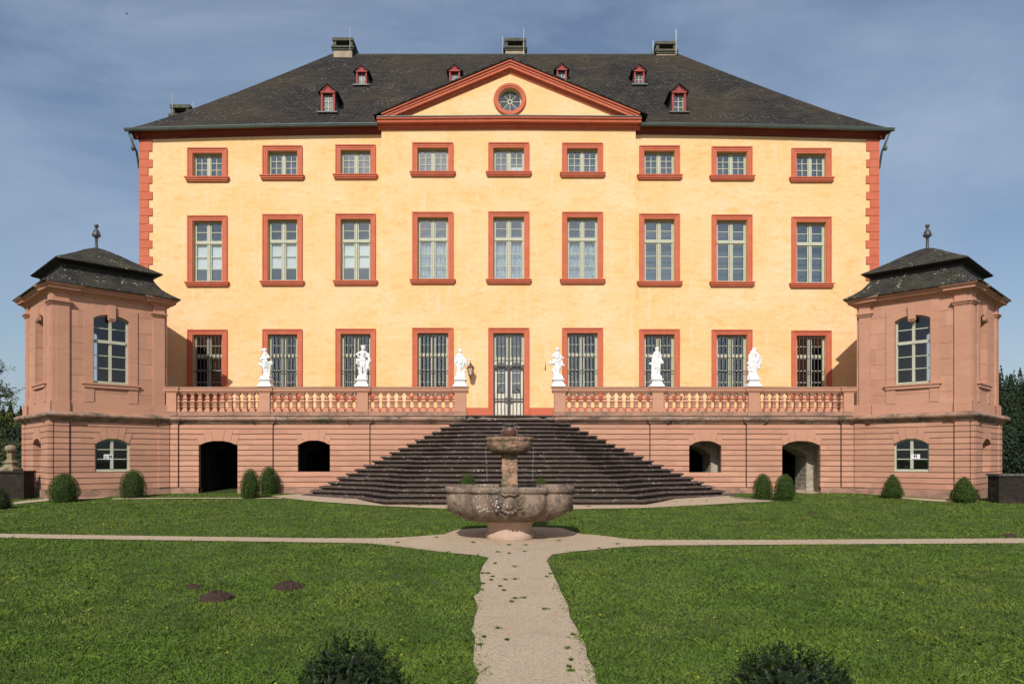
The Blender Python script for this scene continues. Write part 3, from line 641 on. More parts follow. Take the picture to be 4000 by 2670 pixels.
def dormer(px, ybase, hw, body, gable, nz_):
    """px centre, ybase pixel of the foot, hw half width in m"""
    p = roof_at(px, ybase); x, y, z = p; y0 = y - 0.02; dd = y + 2.2
    mb = MB()
    zt = z + body; w = hw
    pw = w * 0.30
    mb.box(x - w, x - w + pw, y0, dd, z - .1, zt); mb.box(x + w - pw, x + w, y0, dd, z - .1, zt)
    mb.box(x - w - .03, x + w + .03, y0 - .04, dd, zt, zt + .07)
    mb.add([(x - w - .02, y0 - .03, zt + .07), (x + w + .02, y0 - .03, zt + .07), (x, y0 - .03, zt + gable), (x - w - .02, dd + .8, zt + .07), (x + w + .02, dd + .8, zt + .07), (x, dd + .8, zt + gable)], [(0, 1, 2), (3, 4, 5), (0, 2, 5, 3), (1, 2, 5, 4)])
    g2 = gable * .55; mb.tube([(x - w * .6, y0 - .05, zt + .11), (x, y0 - .05, zt + .11 + g2), (x + w * .6, y0 - .05, zt + .11)], .02, 4)
    o = mb.build('dormer', 'dormer', pal)
    mb = MB()
    for sg in (-1, 1):
        mb.add([(x + sg * (w + .10), y0 - .10, zt + .0), (x, y0 - .10, zt + gable + .03), (x, y0 - .10, zt + gable + .09), (x + sg * (w + .13), y0 - .10, zt + .06),
                (x + sg * (w + .10), dd + 1, zt + .0), (x, dd + 1, zt + gable + .03), (x, dd + 1, zt + gable + .09), (x + sg * (w + .13), dd + 1, zt + .06)], [(0, 1, 2, 3), (4, 5, 6, 7), (3, 2, 6, 7), (0, 1, 5, 4), (0, 3, 7, 4)])
        # slate cheeks flaring on to the roof
        n = 6
        for k in range(n):
            t0, t1 = k / n, (k + 1) / n
            f = lambda t: w + .015 + 0.28 * (1 - t) ** 3
            zz = lambda t: z - .02 + (zt + .05 - z) * t
            yb = lambda t: y0 + .06
            mb.add([(x + sg * f(t0), y0 + .05 + .15 * (1 - t0) ** 2, zz(t0)), (x + sg * f(t1), y0 + .05 + .15 * (1 - t1) ** 2, zz(t1)), (x + sg * f(t1), dd, zz(t1)), (x + sg * f(t0), dd, zz(t0))], [(0, 1, 2, 3)])
            mb.add([(x + sg * w, y0 + .05, zz(t0)), (x + sg * w, y0 + .05, zz(t1)), (x + sg * f(t1), y0 + .05 + .15 * (1 - t1) ** 2, zz(t1)), (x + sg * f(t0), y0 + .05 + .15 * (1 - t0) ** 2, zz(t0))], [(0, 1, 2, 3)])
    mb.build('dormer_roof', 'slate_edge', o)
    mb = MB(); ys = y0 + .12; a, b = x - w + pw, x + w - pw
    frame_rect(mb, a, b, z + .03, zt - .05, .025, ys, ys + .05); mb.box(x - .014, x + .014, ys, ys + .04, z + .05, zt - .07)
    for k in range(1, nz_): zq = z + .03 + (zt - z - .08) * k / nz_; mb.box(a, b, ys + .001, ys + .039, zq - .012, zq + .012)
    mb.build('dormer_sash', 'wood', o)
    MB().box(a, b, ys + .03, ys + .033, z, zt).build('dormer_pane', 'glass', o)
    MB().box(a, b, ys + .25, ys + .27, z, zt).build('dormer_blind', 'greyblind', o)
    MB().box(x - w - .12, x + w + .12, y0 - .10, y0 + .02, z - .03, z + .02).build('dormer_sill', 'zinc', o)
for (px, yb, hw, body, gable, nz_) in [(1281, 441, .285, .78, .32, 3), (2652, 441, .285, .78, .32, 3), (1412, 335, .235, .58, .26, 2), (1776, 333, .235, .58, .26, 2), (2194, 320, .22, .50, .25, 2), (2497, 333, .23, .58, .26, 2)]:
    dormer(px, yb, hw, body, gable, nz_)
# chimneys
def chimney(px0, px1, ytop, d, zlow, depth=2.6, w_side=0):
    x0, x1 = X(px0, d), X(px1, d); zt = Z(ytop, d)
    mb = MB(); mb.box(x0, x1, d, d + depth, zlow, zt - .55); o = mb.build('chimney', 'chimney', pal)
    m2 = MB(); m2.box(x0 - .05, x1 + .05, d - .05, d + depth + .05, zt - .60, zt - .52); m2.box(x0 - .10, x1 + .10, d - .10, d + depth + .10, zt - .52, zt - .43)
    m2.box(x0 - .02, x0 + .12, d, d + depth, zt - .43, zt - .16); m2.box(x1 - .12, x1 + .02, d, d + depth, zt - .43, zt - .16)
    m2.box(x0 - .05, x1 + .05, d - .05, d + depth, zt - .16, zt - .02); m2.build('chimney_cap', 'mosscap', o)
    MB().box(x0 + .12, x1 - .12, d + .5, d + .6, zt - .43, zt - .16).build('chimney_flue', 'unlit_black', o)
chimney(1303, 1375, 147, 34.7, ZR - 2, 2.4); chimney(1974, 2051, 149, 35.2, ZR - 2, 1.6); chimney(2565, 2640, 161, 34.9, ZR - 2, 2.4)
chimney(670, 738, 408, 30.8, EZ + 12.6, 1.8)
mb = MB()
for (px, y0_, y1_, d) in [(1367, 104, 210, 34.6), (2046, 108, 213, 34.9), (1963, 144, 213, 35.3), (2641, 115, 213, 34.7), (2551, 158, 213, 35.2), (673, 360, 440, 30.6), (754, 398, 430, 31.0)]:
    MB().tube([(X(px, d), d, Z(y1_, d)), (X(px, d), d, Z(y0_, d))], 0.011, 5).build('lightning_rod', 'steel', pal)

# ------------------------------------------------------------------ the terrace
DT = 25.0; sT = F / DT
tx0, tx1 = X(658, DT), X(3336, DT)
TC = X(1990, DT)
ter = empty('terrace', (TC, DT, gz(DT)), 'raised pink sandstone terrace wall with four dark arched openings below the palace', 'terrace')
ZG = gz(DT) - 0.3; ZCB = EZ + 1.19; ZCT = EZ + 1.48
arch_px = [(776, 928, 1720, 1739, 1916), (1163, 1289, 1718, 1738, 1841), (2692, 2818, 1720, 1741, 1844), (3055, 3205, 1720, 1741, 1913)]
aops = []
for (a, b, yt, ysp, yb) in arch_px:
    z0 = Z(yb, DT); aops.append((X(a, DT), X(b, DT), z0, Z(ysp, DT), Z(yt, DT) - Z(ysp, DT)))
PP = [(665, 697), (1003, 1066), (1372, 1444), (2540, 2604), (2916, 2980), (3286, 3318)]
mb = MB()
wall(mb, tx0, tx1, EZ - 1.0, ZCB + .05, DT, aops, 0.16)
mb.m = 1
wall(mb, tx0, tx1, ZG, EZ - 1.0, DT - 0.025, [(o[0] + .0, o[1] - .0, ZG, EZ - 1.0, 0) for o in (aops[0], aops[3])], 0.3)
mb.add([(tx0, DT - .025, EZ - 1.0), (aops[0][0], DT - .025, EZ - 1.0), (aops[0][0], DT, EZ - 1.0), (tx0, DT, EZ - 1.0)], [(0, 1, 2, 3)])
mb.add([(aops[0][1], DT - .025, EZ - 1.0), (aops[3][0], DT - .025, EZ - 1.0), (aops[3][0], DT, EZ - 1.0), (aops[0][1], DT, EZ - 1.0)], [(0, 1, 2, 3)])
mb.add([(aops[3][1], DT - .025, EZ - 1.0), (tx1, DT - .025, EZ - 1.0), (tx1, DT, EZ - 1.0), (aops[3][1], DT, EZ - 1.0)], [(0, 1, 2, 3)])
mb.build('front_wall', ['rustic', 'plinth'], ter)
for (a, b) in PP:
    MB().box(X(a, DT), X(b, DT), DT - 0.045, DT + .01, EZ - 1.0, ZCB).build('pilaster', 'rustic', ter)
    if a > 2500: MB().box(X(a, DT) - .028, X(a, DT) - .001, DT - 0.012, DT + .01, EZ - 1.0, ZCB).build('joint_shade_strip', 'unlit_black', ter)  # raised near black strip standing in for the shade inside the joint
    elif b < 1440 or a < 1400: MB().box(X(b, DT) + .001, X(b, DT) + .028, DT - 0.012, DT + .01, EZ - 1.0, ZCB).build('joint_shade_strip', 'unlit_black', ter)
# vaults behind the openings
for i, o in enumerate(aops):
    mb = MB(); a, b, z0, zs, rise = o
    sx = 1 if i < 2 else -1
    # inner jamb ring: a wider splayed reveal, then the dark vault
    zf = z0 if i in (1, 2) else gz(DT)
    A0, B0 = a, b; t1 = DT + .16
    n = 14
    def arch(xa, xb, zsp, rs, y): return [(xa, y, zf - .1)] + [(xa + (xb - xa) * k / n, y, zsp + rs * (1 - (2 * k / n - 1) ** 2)) for k in range(n + 1)] + [(xb, y, zf - .1)]
    mb.m = 0 if i >= 2 else 1  # left vaults take the near black that paints in their shade
    mb.loft([arch(a - .12, b + .12, zs - .02, rise + .05, t1 - .005), arch(a - .12, b + .12, zs - .02, rise + .05, t1 + 0.75)], False, False, False)
    # plaster wall with a narrower rough arch
    sh = .25 if i < 2 else -.0
    ia, ib = (a - .3, b - .12) if i >= 2 else (a + .02, b + .3)
    mb.loft([arch(a - .12, b + .12, zs - .02, rise + .05, t1 + .75), arch(ia, ib, zs - .30, rise + .12, t1 + .75), arch(ia, ib - (.1 if i >= 2 else 0), zs - .34, rise + .10, t1 + 1.5)], False, False, False)
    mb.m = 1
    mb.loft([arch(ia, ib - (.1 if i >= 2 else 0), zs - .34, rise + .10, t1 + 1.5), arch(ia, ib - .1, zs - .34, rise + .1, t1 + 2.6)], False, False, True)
    mb.build('vault', ['vault', 'unlit_black'], ter)
# voussoirs
def voussoirs(mb, a, b, zs, rise, ztop, y, p=0.014):
    hw = (b - a) / 2; c = (a + b) / 2
    def top(x): u = (x - c) / hw; return zs + rise * (math.sqrt(max(0, 1.6 - u * u)) - math.sqrt(0.6)) / (math.sqrt(1.6) - math.sqrt(0.6))
    g = 0.006
    def zl(n): return ztop - CRS * n
    blocks = [(-.27, .27, -.36, .36, 0), (-.62, -.27, -.80, -.36, 0), (.27, .62, .36, .80, 0), (-.93, -.62, -1.14, -.80, 1), (.62, .93, .80, 1.14, 1)]
    for (u0, u1, v0, v1, lv) in blocks:
        zt = zl(lv) - .012; x0, x1, X0, X1 = c + u0 * hw + g, c + u1 * hw - g, c + v0 * hw + g, c + v1 * hw - g
        pts = [(x0, top(x0)), (x1, top(x1)), (X1, zt), (X0, zt)]
        mb.add([(px, y - p, pz) for px, pz in pts] + [(px, y + .05, pz) for px, pz in pts], [(0, 1, 2, 3), (0, 1, 5, 4), (1, 2, 6, 5), (2, 3, 7, 6), (3, 0, 4, 7)])
for o in aops:
    mb = MB(); voussoirs(mb, o[0], o[1], o[3], o[4], EZ + 1.03 - CRS * 1 + 0.17, DT); mb.build('arch_stones', 'stone_plain', ter)
# cornice with breaks over the pilasters, interrupted by the staircase
def jog_path(xa, xb, brk, y, j):
    pts = [(xa, y)]
    for (a, b) in brk:
        pts += [(a, y), (a, y - j), (b, y - j), (b, y)]
    pts.append((xb, y)); out = []
    for p in pts:
        if not out or (abs(p[0] - out[-1][0]) + abs(p[1] - out[-1][1])) > 1e-4: out.append(p)
    return out
TCP = [(-.02, ZCB), (.02, ZCB), (.025, ZCB + .025), (.05, ZCB + .03), (.055, ZCB + .055), (.085, ZCB + .07), (.10, ZCB + .10), (.14, ZCB + .12), (.165, ZCB + .16), (.165, ZCB + .20), (.13, ZCB + .235), (.05, ZCB + .26), (-.02, ZCB + .27)]
SX0, SX1 = X(1820, DT), X(2165, DT)
bl = [(X(a, DT), X(b, DT)) for a, b in PP[:3]]; br = [(X(a, DT), X(b, DT)) for a, b in PP[3:]]
for (xa, xb, brk) in ((tx0, SX0, bl), (SX1, tx1, br)):
    mb = MB(); sweep(mb, jog_path(xa, xb, brk, DT, .045), TCP); mb.build('terrace_cornice', 'mossy', ter)
MB().box(tx0, tx1, DT - .0, DW + .05, FLOOR - .25, FLOOR - .004).build('terrace_floor', 'floor', ter)
# balustrades
BZ0 = ZCT - .01; BZ1 = Z(1607, 24.92); CZ0 = Z(1533, 24.92); CZ1 = Z(1512, 24.92)
bpiers = [[(651, 690), (1013, 1055), (1396, 1438), (1776, 1820)], [(2165, 2209), (2548, 2591), (2923, 2967), (3294, 3334)]]
YB_ = DT + .06     # centre line
bprof_z = [0, .06, .065, .10, .16, .22, .27, .275, .31, .315, .37, .44, .455, .48, .485, .53, .575, .58, .60, .605, .66, .70, .705, .75, .755, .80, .86, .90, .905, 1.0]
bprof_r = [.092, .092, .074, .055, .048, .052, .062, .084, .084, .062, .054, .090, .108, .108, .078, .060, .066, .090, .090, .066, .056, .068, .088, .088, .062, .060, .070, .080, .094, .094]
bal_me = None
def balustrade(side):
    ps = bpiers[side]; xa, xb = X(ps[0][0], 24.95), X(ps[3][1], 24.95)
    b = empty('balustrade', ((xa + xb) / 2, YB_, BZ0), 'pink stone balustrade on the terrace %s of the staircase, three bays of turned balusters' % ('left', 'right')[side], 'balustrade', None)
    hwid = .15
    pr = [(X(p[0], 24.95), X(p[1], 24.95)) for p in ps]
    mb = MB()
    brk = [(q[0] - .035, q[1] + .035) for q in pr]
    mb.box(xa, xb, YB_ - hwid, YB_ + hwid, BZ0, BZ1)
    for q in brk: mb.box(q[0], q[1], YB_ - hwid - .04, YB_ + hwid, BZ0 - .001, BZ1 + .01)
    mb.build('plinth_course', 'plinth', b)
    for q in pr: MB().box(q[0], q[1], YB_ - hwid, YB_ + hwid, BZ1 - .005, CZ0 + .01).build('pier', 'stone_plain', b)
    mb = MB(); h = CZ1 - CZ0
    cp = [(-.10, CZ0), (.015, CZ0), (.02, CZ0 + .03), (.055, CZ0 + .05), (.06, CZ0 + .06), (.06, CZ0 + h * .75), (.085, CZ0 + h * .8), (.085, CZ1), (-.10, CZ1)]
    path = jog_path(xa - .07, xb + .07, brk, YB_ - hwid + .05, .045)
    sweep(mb, path, cp); mb.box(xa - .07, xb + .07, YB_ - .03, YB_ + hwid + .06, CZ0 + .03, CZ1 - .002)
    mb.build('coping', 'stone_plain', b)
    mb = MB(); sweep(mb, path, [(-.10, CZ1), (.089, CZ1 - .004), (.087, CZ1 + .016), (-.10, CZ1 + .02)]); mb.build('coping_top', 'mossy', b)
    global bal_me
    for i in range(3):
        g0, g1 = pr[i][1], pr[i + 1][0]; n = 11; pitch = (g1 - g0) / n
        for k in range(0, n + 1):
            x = g0 + pitch * k
            if k == 0 or k == n: x += (.0 if k == 0 else -.0)
            H_ = CZ0 - BZ1
            if bal_me is None:
                m = MB(); m.lathe((0, 0, 0), [(r, H_ * (1 - z)) for z, r in zip(bprof_z, bprof_r)][::-1], sq=True)
                o = m.build('baluster', 'stone_plain', b, at=(x, YB_, BZ1)); bal_me = o.data
            else:
                o = bpy.data.objects.new('baluster', bal_me); COL.objects.link(o); o.parent = b; o.location = Vector((x, YB_, BZ1)) - ORG[b]
balustrade(0); balustrade(1)

# ------------------------------------------------------------------ the staircase
stair = empty('staircase', (TC, DT, gz(22)), 'wide fan shaped flight of dark lichen speckled stone steps up to the palace door', 'staircase')
SZ = FLOOR + .005; rise_ = 0.1425
for k in range(20):
    ex = 1.53 + .285 * k; ey = 25.02 - .05 * k
    k2 = (1.35 + .182 * k, 24.98 - .118 * k); k1 = (.95 + .140 * k, 24.97 - .22 * k)
    half = [(ex, DT + .3), (ex, ey), ((ex + k2[0]) / 2, (ey + k2[1]) / 2 - .05), k2, ((k2[0] + k1[0]) / 2, (k2[1] + k1[1]) / 2 - .08), k1, (k1[0] * .5, k1[1] - .04)]
    pts = [(TC - x, y) for x, y in half] + [(TC, k1[1] - .05)] + [(TC + x * (1 + .0046 * k), y) for x, y in half[::-1]]
    dense = []
    rn = random.Random(k)
    for p, q in zip(pts[:-1], pts[1:]):
        L_ = math.hypot(q[0] - p[0], q[1] - p[1]); n = max(1, int(L_ / .35))
        for j in range(n): t = j / n; dense.append((p[0] + (q[0] - p[0]) * t + rn.uniform(-.004, .004), p[1] + (q[1] - p[1]) * t + (rn.uniform(-.008, .008) if 0 < j else 0)))
    dense.append(pts[-1])
    zt = SZ - rise_ * k; zb = zt - rise_ - .03 if k < 19 else zt - rise_ - .35
    prof = [(-.085, zb), (-.085, zt - .080), (-.06, zt - .075), (-.02, zt - .066), (0, zt - .05), (.004, zt - .03), (-.004, zt - .008), (-.02, zt)]
    mb = MB()
    rings = []
    nj = [mnoise.noise(Vector((p[0] * 1.3, p[1], k * 3.1))) * .010 for p in dense]
    for (o_, z_) in prof:
        rings.append([(x, y, z_ + (nj[i] if z_ > zb else 0)) for i, (x, y) in enumerate(offs(dense, o_, False))])
    mb.loft(rings, True, False, True)
    mb.build('step', 'step', stair)

# ------------------------------------------------------------------ the pavilions
def pavilion(side):
    s2 = math.sqrt(.5); mir = 1 if side == 0 else -1; cx = TC
    P0 = (-14.36, 22.46); B, A = 3.59, 3.80
    shift = 0.0 if side == 0 else 0.08
    def xf(u, v, z):
        x = P0[0] + (u - v) * s2; y = P0[1] + (u + v) * s2
        if side: x = 2 * X(1995, DT) - x + shift
        return (x, y, z)
    c = xf(B / 2, A / 2, gz(24) - .2)
    if side == 0: lb = 'pink sandstone pavilion with two tier slate roof, left end of the terrace'
    else: lb = 'pink sandstone pavilion with two tier slate roof, right end of the terrace'
    pv = empty('pavilion', c, lb, 'pavilion')
    def mk(): return MB(xf)
    z0 = gz(21) - .4; zc_ = EZ + 1.19; zp = EZ - 1.0
    wB = (1.215, 2.281); wA = (1.20, 2.27)
    # lower storey: faces along u at v = 0 and along v at u = 0; the local frame of wall() is (x, y, z) -> (u, v, z)
    lowB = (wB[0] + .02, wB[1] + .01, EZ - .43, EZ + .46, .20); lowA = (wA[0], wA[1], EZ - .43, EZ + .46, .20)
    m = mk(); m.m = 0
    def wall_uv(m, L, zb, zt, off, ops, t):
        wall(m, off if False else 0, L, zb, zt, off, ops, t)
    def swap(m, n0):   # turn faces added after n0 from the B side frame to the A side frame
        for i in range(n0, len(m.v)): u, v, z = m.v[i]; m.v[i] = (v, u, z)
    wall(m, 0, B, zp, zc_ + .05, 0, [lowB], .16)
    n0 = len(m.v); wall(m, 0, A, zp, zc_ + .05, 0, [lowA], .42); swap(m, n0)
    m.add([(B, 0, z0), (B, A, z0), (B, A, zc_), (B, 0, zc_)], [(0, 1, 2, 3)]); m.add([(0, A, z0), (B, A, z0), (B, A, zc_), (0, A, zc_)], [(0, 1, 2, 3)])
    m.build('lower_wall', 'rustic', pv)
    m = mk(); e = .03
    sweep(m, [(0, A), (0, 0), (B, 0)], [(0, zp), (-e, zp), (-e, z0), (.1, z0), (.1, zp)]) if False else None
    m.box(-e, B, -e, .06, z0, zp); m.box(-e, .06, .06, A, z0, zp); m.build('damp_plinth', 'plinth', pv)
    # corner pilasters, lower and upper
    def pil(nm, mat, zb, zt, p, i0, w):
        for (kind, a0, a1) in (('B', i0, i0 + w), ('B', B - i0 - w + .1, B - i0 + .1 - .06), ('A', i0, i0 + w), ('A', A - i0 - w, A - i0)):
            m = mk()
            if kind == 'B': m.box(a0, a1, -p, .02, zb, zt)
            else: m.box(-p, .02, a0, a1, zb, zt)
            m.build(nm, mat, pv)
    pil('corner_pilaster', 'rustic', zp, zc_, .05, .10, .40)
    m = mk(); m.box(-.035, .06, -.035, .06, zp, zc_); m.build('corner_strip', 'rustic', pv)
    m = mk(); m.box(.502, .535, -.012, .02, zp, zc_); m.build('joint_shade_strip', 'unlit_black', pv)  # near black strip painting the joint's shade, as on the terrace
    # base moulding between the storeys
    ring = [(0, A), (0, 0), (B, 0), (B, A)]
    def mould(nm, mat, prof, ins=0.0, brk=0.0, smooth=False, i0=.08, w=.44):
        m = mk(); a = ins; b_ = B - ins; c_ = A - ins
        pts = []
        def side_pts(p, q):   # break forward at both ends
            L = math.hypot(q[0] - p[0], q[1] - p[1]); dx, dy = (q[0] - p[0]) / L, (q[1] - p[1]) / L; nx, ny = dy, -dx
            return [(p[0] + nx * brk, p[1] + ny * brk), (p[0] + dx * (i0 + w) + nx * brk, p[1] + dy * (i0 + w) + ny * brk), (p[0] + dx * (i0 + w), p[1] + dy * (i0 + w)),
                    (q[0] - dx * (i0 + w), q[1] - dy * (i0 + w)), (q[0] - dx * (i0 + w) + nx * brk, q[1] - dy * (i0 + w) + ny * brk), (q[0] + nx * brk, q[1] + ny * brk)]
        cor = [(a, c_), (a, a), (b_, a), (b_, c_)]
        if brk:
            for i in range(4):
                sp = side_pts(cor[i], cor[(i + 1) % 4]); pts += sp[:-1] if True else sp
            # drop the small corner step: chamfered corner
        else: pts = cor
        sweep(m, pts, prof, closed=True, caps=False)
        return m.build(nm, mat, pv)
    ZB = EZ + 1.19
    mould('storey_moulding', 'mossy', [(.01, ZB), (.03, ZB), (.035, ZB + .03), (.06, ZB + .035), (.065, ZB + .06), (.095, ZB + .075), (.11, ZB + .11), (.16, ZB + .13), (.185, ZB + .17), (.185, ZB + .21), (.14, ZB + .25), (.02, ZB + .30), (-.2, ZB + .31), (-.2, ZB)], 0, .05)
    # upper storey
    iu = .09; zu0 = EZ + 1.48; zu1 = EZ + 5.24
    upB = (wB[0], wB[1], EZ + 2.45, EZ + 4.56, .15); upA = (wA[0], wA[1], EZ + 2.45, EZ + 4.56, .15)
    m = mk()
    wall(m, iu, B - iu, zu0, zu1, iu, [upB], .16)
    n0 = len(m.v); wall(m, iu, A - iu, zu0, zu1, iu, [upA], .42); swap(m, n0)
    # right and back walls have windows too
    n0 = len(m.v); wall(m, iu, A - iu, zu0, zu1, 0, [(1.30, 2.35, EZ + 2.45, EZ + 4.56, .15)], .16)
    for i in range(n0, len(m.v)): u, v, z = m.v[i]; m.v[i] = (B - iu - v, u, z)
    n0 = len(m.v); wall(m, iu, B - iu, zu0, zu1, 0, [(1.20, 2.30, EZ + 2.45, EZ + 4.56, .15)], .16)
    for i in range(n0, len(m.v)): u, v, z = m.v[i]; m.v[i] = (u, A - iu - v, z)
    m.build('upper_wall', 'stone', pv)
    m = mk(); m.box(.25, B - .25, .25, A - .25, zu0 - .05, zu0 + .02); m.box(.2, B - .2, .2, A - .2, zu1 - .05, zu1 - .02); m.build('room_floor_and_ceiling', 'dark', pv)
    m = mk()   # plinth of the upper storey
    for (p, z1) in ((.03, EZ + 1.80), (.015, EZ + 1.84)):
        m.box(iu - p, B - iu + p, iu - p, iu + .03, zu0, z1); m.box(iu - p, iu + .03, iu + .03, A - iu + p, zu0, z1)
        for (a0, a1) in ((0.0, .56), (B - .62, B)): m.box(a0 + iu - .06, a1 - .03, iu - p - .07, iu, zu0 + .001, z1 + .004)
        for (a0, a1) in ((0.0, .56), (A - .62, A)): m.box(iu - p - .07, iu, a0 + iu - .06, a1 - .03, zu0 + .001, z1 + .004)
    m.build('upper_plinth', 'stone_plain', pv)
    for (kind, a0, a1) in (('B', iu + .09, .53), ('B', B - .55, B - iu - .09), ('A', iu + .09, .53), ('A', A - .55, A - iu - .09)):
        m = mk(); zq = EZ + 1.84
        if kind == 'B': m.box(a0, a1, iu - .055, iu + .02, zq, zu1)
        else: m.box(iu - .055, iu + .02, a0, a1, zq, zu1)
        o = m.build('pilaster', 'stone_plain', pv)
        m = mk()
        for j, (za, zb_, p) in enumerate(((4.84, 4.88, .025), (4.88, 4.93, .05), (4.93, 4.97, .085))):
            if kind == 'B': m.box(a0 - p - .0, a1 + p, iu - .055 - p, iu + .01, EZ + za, EZ + zb_)
            else: m.box(iu - .055 - p, iu + .01, a0 - p, a1 + p, EZ + za, EZ + zb_)
        m.build('capital', 'stone_plain', o)
    m = mk(); m.box(iu - .03, iu + .10, iu - .03, iu + .10, EZ + 1.84, zu1)
    for (za, zb_, p) in ((4.84, 4.88, .025), (4.88, 4.93, .05), (4.93, 4.97, .085)): m.box(iu - .03 - p, iu + .1, iu - .03 - p, iu + .1, EZ + za, EZ + zb_)
    m.build('corner_pier', 'stone_plain', pv)
    q = zu1
    mould('entablature', 'stone_plain', [(-.1, q - .03), (.02, q - .03), (.03, q + .02), (.07, q + .03), (.09, q + .07), (.19, q + .08), (.19, q + .14), (.22, q + .15), (.24, q + .19), (.27, q + .20), (.28, q + .235), (-.1, q + .235)], iu, .055)
    # roofs
    def rr(i, z): return [(i, A - i, z), (i, i, z), (B - i, i, z), (B - i, A - i, z)]
    def ringm(i, z, n=6):
        cs = rr(i, z); out = []
        for j in range(4):
            a, b = cs[j], cs[(j + 1) % 4]
            for k in range(n): t = k / n; out.append((a[0] + (b[0] - a[0]) * t, a[1] + (b[1] - a[1]) * t, z))
        return out
    ze = q + .225
    prof = [(-.34, 0), (-.345, .04), (-.24, .10), (-.06, .22), (.12, .37), (.24, .53), (.32, .67), (.35, .76)]
    m = mk(); m.loft([ringm(iu + i, ze + z) for i, z in prof], True, True, True); lr = m.build('lower_roof', 'slate_small', pv)
    zn = ze + .76; prof = [(.34, -.10), (.33, .02), (.26, .05), (.17, .08), (.14, .09), (.12, .12)]
    m = mk(); m.loft([ringm(iu + i, zn + z) for i, z in prof], True, True, True); m.build('roof_neck', 'slate_edge', pv)
    zu = zn + .12; H = EZ + 7.30 - zu
    prof = [(.09, 0), (.10, .035), (.40, .21), (.80, .46), (1.15, .70), (1.42, .86), (1.60, .95)]
    m = mk(); m.loft([ringm(iu + i, zu + z * H * (1 if z > .04 else 1)) for i, z in prof], True, True, True); m.build('upper_roof', 'slate_small', pv)
    fc = xf(B / 2, A / 2, 0); m = MB()
    fz = EZ + 7.22
    m.lathe((fc[0], fc[1], fz), [(.10, -.1), (.085, .02), (.05, .10), (.045, .40), (.06, .44), (.14, .50), (.135, .54), (.10, .66), (.045, .74), (.03, .77), (.06, .80), (.075, .85), (.055, .90), (.02, .915)], 14)
    m.build('finial', 'lead', pv, smooth=True)
    # windows
    def surround(kind, a, b):
        m = mk(); base = iu
        def bx(u0, u1, p, za, zb_, back=.01):
            if kind == 'B': m.box(u0, u1, base - p, base + back, za, zb_)
            else: m.box(base - p, base + back, u0, u1, za, zb_)
        bx(a - .27, a - .0, .03, EZ + 2.45, EZ + 4.92); bx(b, b + .27, .03, EZ + 2.45, EZ + 4.92)
        # lintel over the arch in strips
        n = 14; hw = (b - a) / 2; cm = (a + b) / 2
        for k in range(n):
            x0, x1 = a + (b - a) * k / n, a + (b - a) * (k + 1) / n
            def top(x): u_ = (x - cm) / hw; return EZ + 4.56 + .15 * (math.sqrt(max(0, 1.6 - u_ * u_)) - math.sqrt(.6)) / (math.sqrt(1.6) - math.sqrt(.6))
            vs = [(x0, base - .03, top(x0)), (x1, base - .03, top(x1)), (x1, base - .03, EZ + 4.92), (x0, base - .03, EZ + 4.92), (x0, base + .01, top(x0)), (x1, base + .01, top(x1))]
            if kind == 'A': vs = [(v, u, z) for u, v, z in vs]
            m.add(vs, [(0, 1, 2, 3), (0, 1, 5, 4)])
        bx(a - .33, b + .33, .10, EZ + 2.40, EZ + 2.45, .15); bx(a - .28, b + .28, .07, EZ + 2.30, EZ + 2.40)
        bx(a - .27, a + .02, .03, EZ + 1.83, EZ + 2.30); bx(b - .02, b + .27, .03, EZ + 1.83, EZ + 2.30)
        bx(cm - .155, cm - .11, .055, EZ + 4.70, EZ + 4.98); bx(cm + .11, cm + .155, .055, EZ + 4.70, EZ + 4.98)
        bx(cm - .11, cm + .11, .10, EZ + 4.58, EZ + 5.02)
        # rounded foot of the keystone
        for k in range(5):
            t0 = k / 5 * math.pi / 2; r = .11 * math.cos(t0); bx(cm - r, cm + r, .10, EZ + 4.58 - .09 * math.sin(t0 + .3), EZ + 4.58)
        w = m.build('window', 'stone_plain', pv)
        return w
    def glaze(w, kind, a, b, zb_, zs, rise, base, tr, nlo, nup, depth=.12, glass='glass_clear'):
        m = mk(); y0 = base + depth; cm = (a + b) / 2; hw = (b - a) / 2
        def top(x): u_ = (x - cm) / hw; return zs + rise * (math.sqrt(max(0, 1.6 - u_ * u_)) - math.sqrt(.6)) / (math.sqrt(1.6) - math.sqrt(.6))
        def bx(u0, u1, ya, yb, za, zc2):
            if kind == 'B': m.box(u0, u1, ya, yb, za, zc2)
            else: m.box(ya, yb, u0, u1, za, zc2)
        bx(a, a + .055, y0, y0 + .06, zb_, zs); bx(b - .055, b, y0, y0 + .06, zb_, zs); bx(a, b, y0 - .04, y0 + .06, zb_, zb_ + .08)
        bx(cm - .042, cm + .042, y0 - .01, y0 + .06, zb_ + .1, zs + rise - .02)
        n = 12
        for k in range(n):
            x0, x1 = a + (b - a) * k / n, a + (b - a) * (k + 1) / n
            vs = [(x0, y0, top(x0) - .05), (x1, y0, top(x1) - .05), (x1, y0, top(x1)), (x0, y0, top(x0)), (x0, y0 + .05, top(x0) - .05), (x1, y0 + .05, top(x1) - .05)]
            if kind == 'A': vs = [(v, u, z) for u, v, z in vs]
            m.add(vs, [(0, 1, 2, 3), (0, 1, 5, 4)])
        if tr: bx(a + .075, b - .075, y0 - .04, y0 + .06, tr - .05, tr + .05)
        rows = []
        if tr:
            rows += [zb_ + .1 + (tr - .05 - zb_ - .1) * k / nlo for k in range(1, nlo)] + [tr + .05 + (zs + rise * .6 - tr - .05) * k / nup for k in range(1, nup)]
        else: rows += [zb_ + .1 + (zs + rise - .05 - zb_ - .1) * k / nlo for k in range(1, nlo)]
        for zz in rows: bx(a + .07, b - .07, y0, y0 + .035, zz - .014, zz + .014)
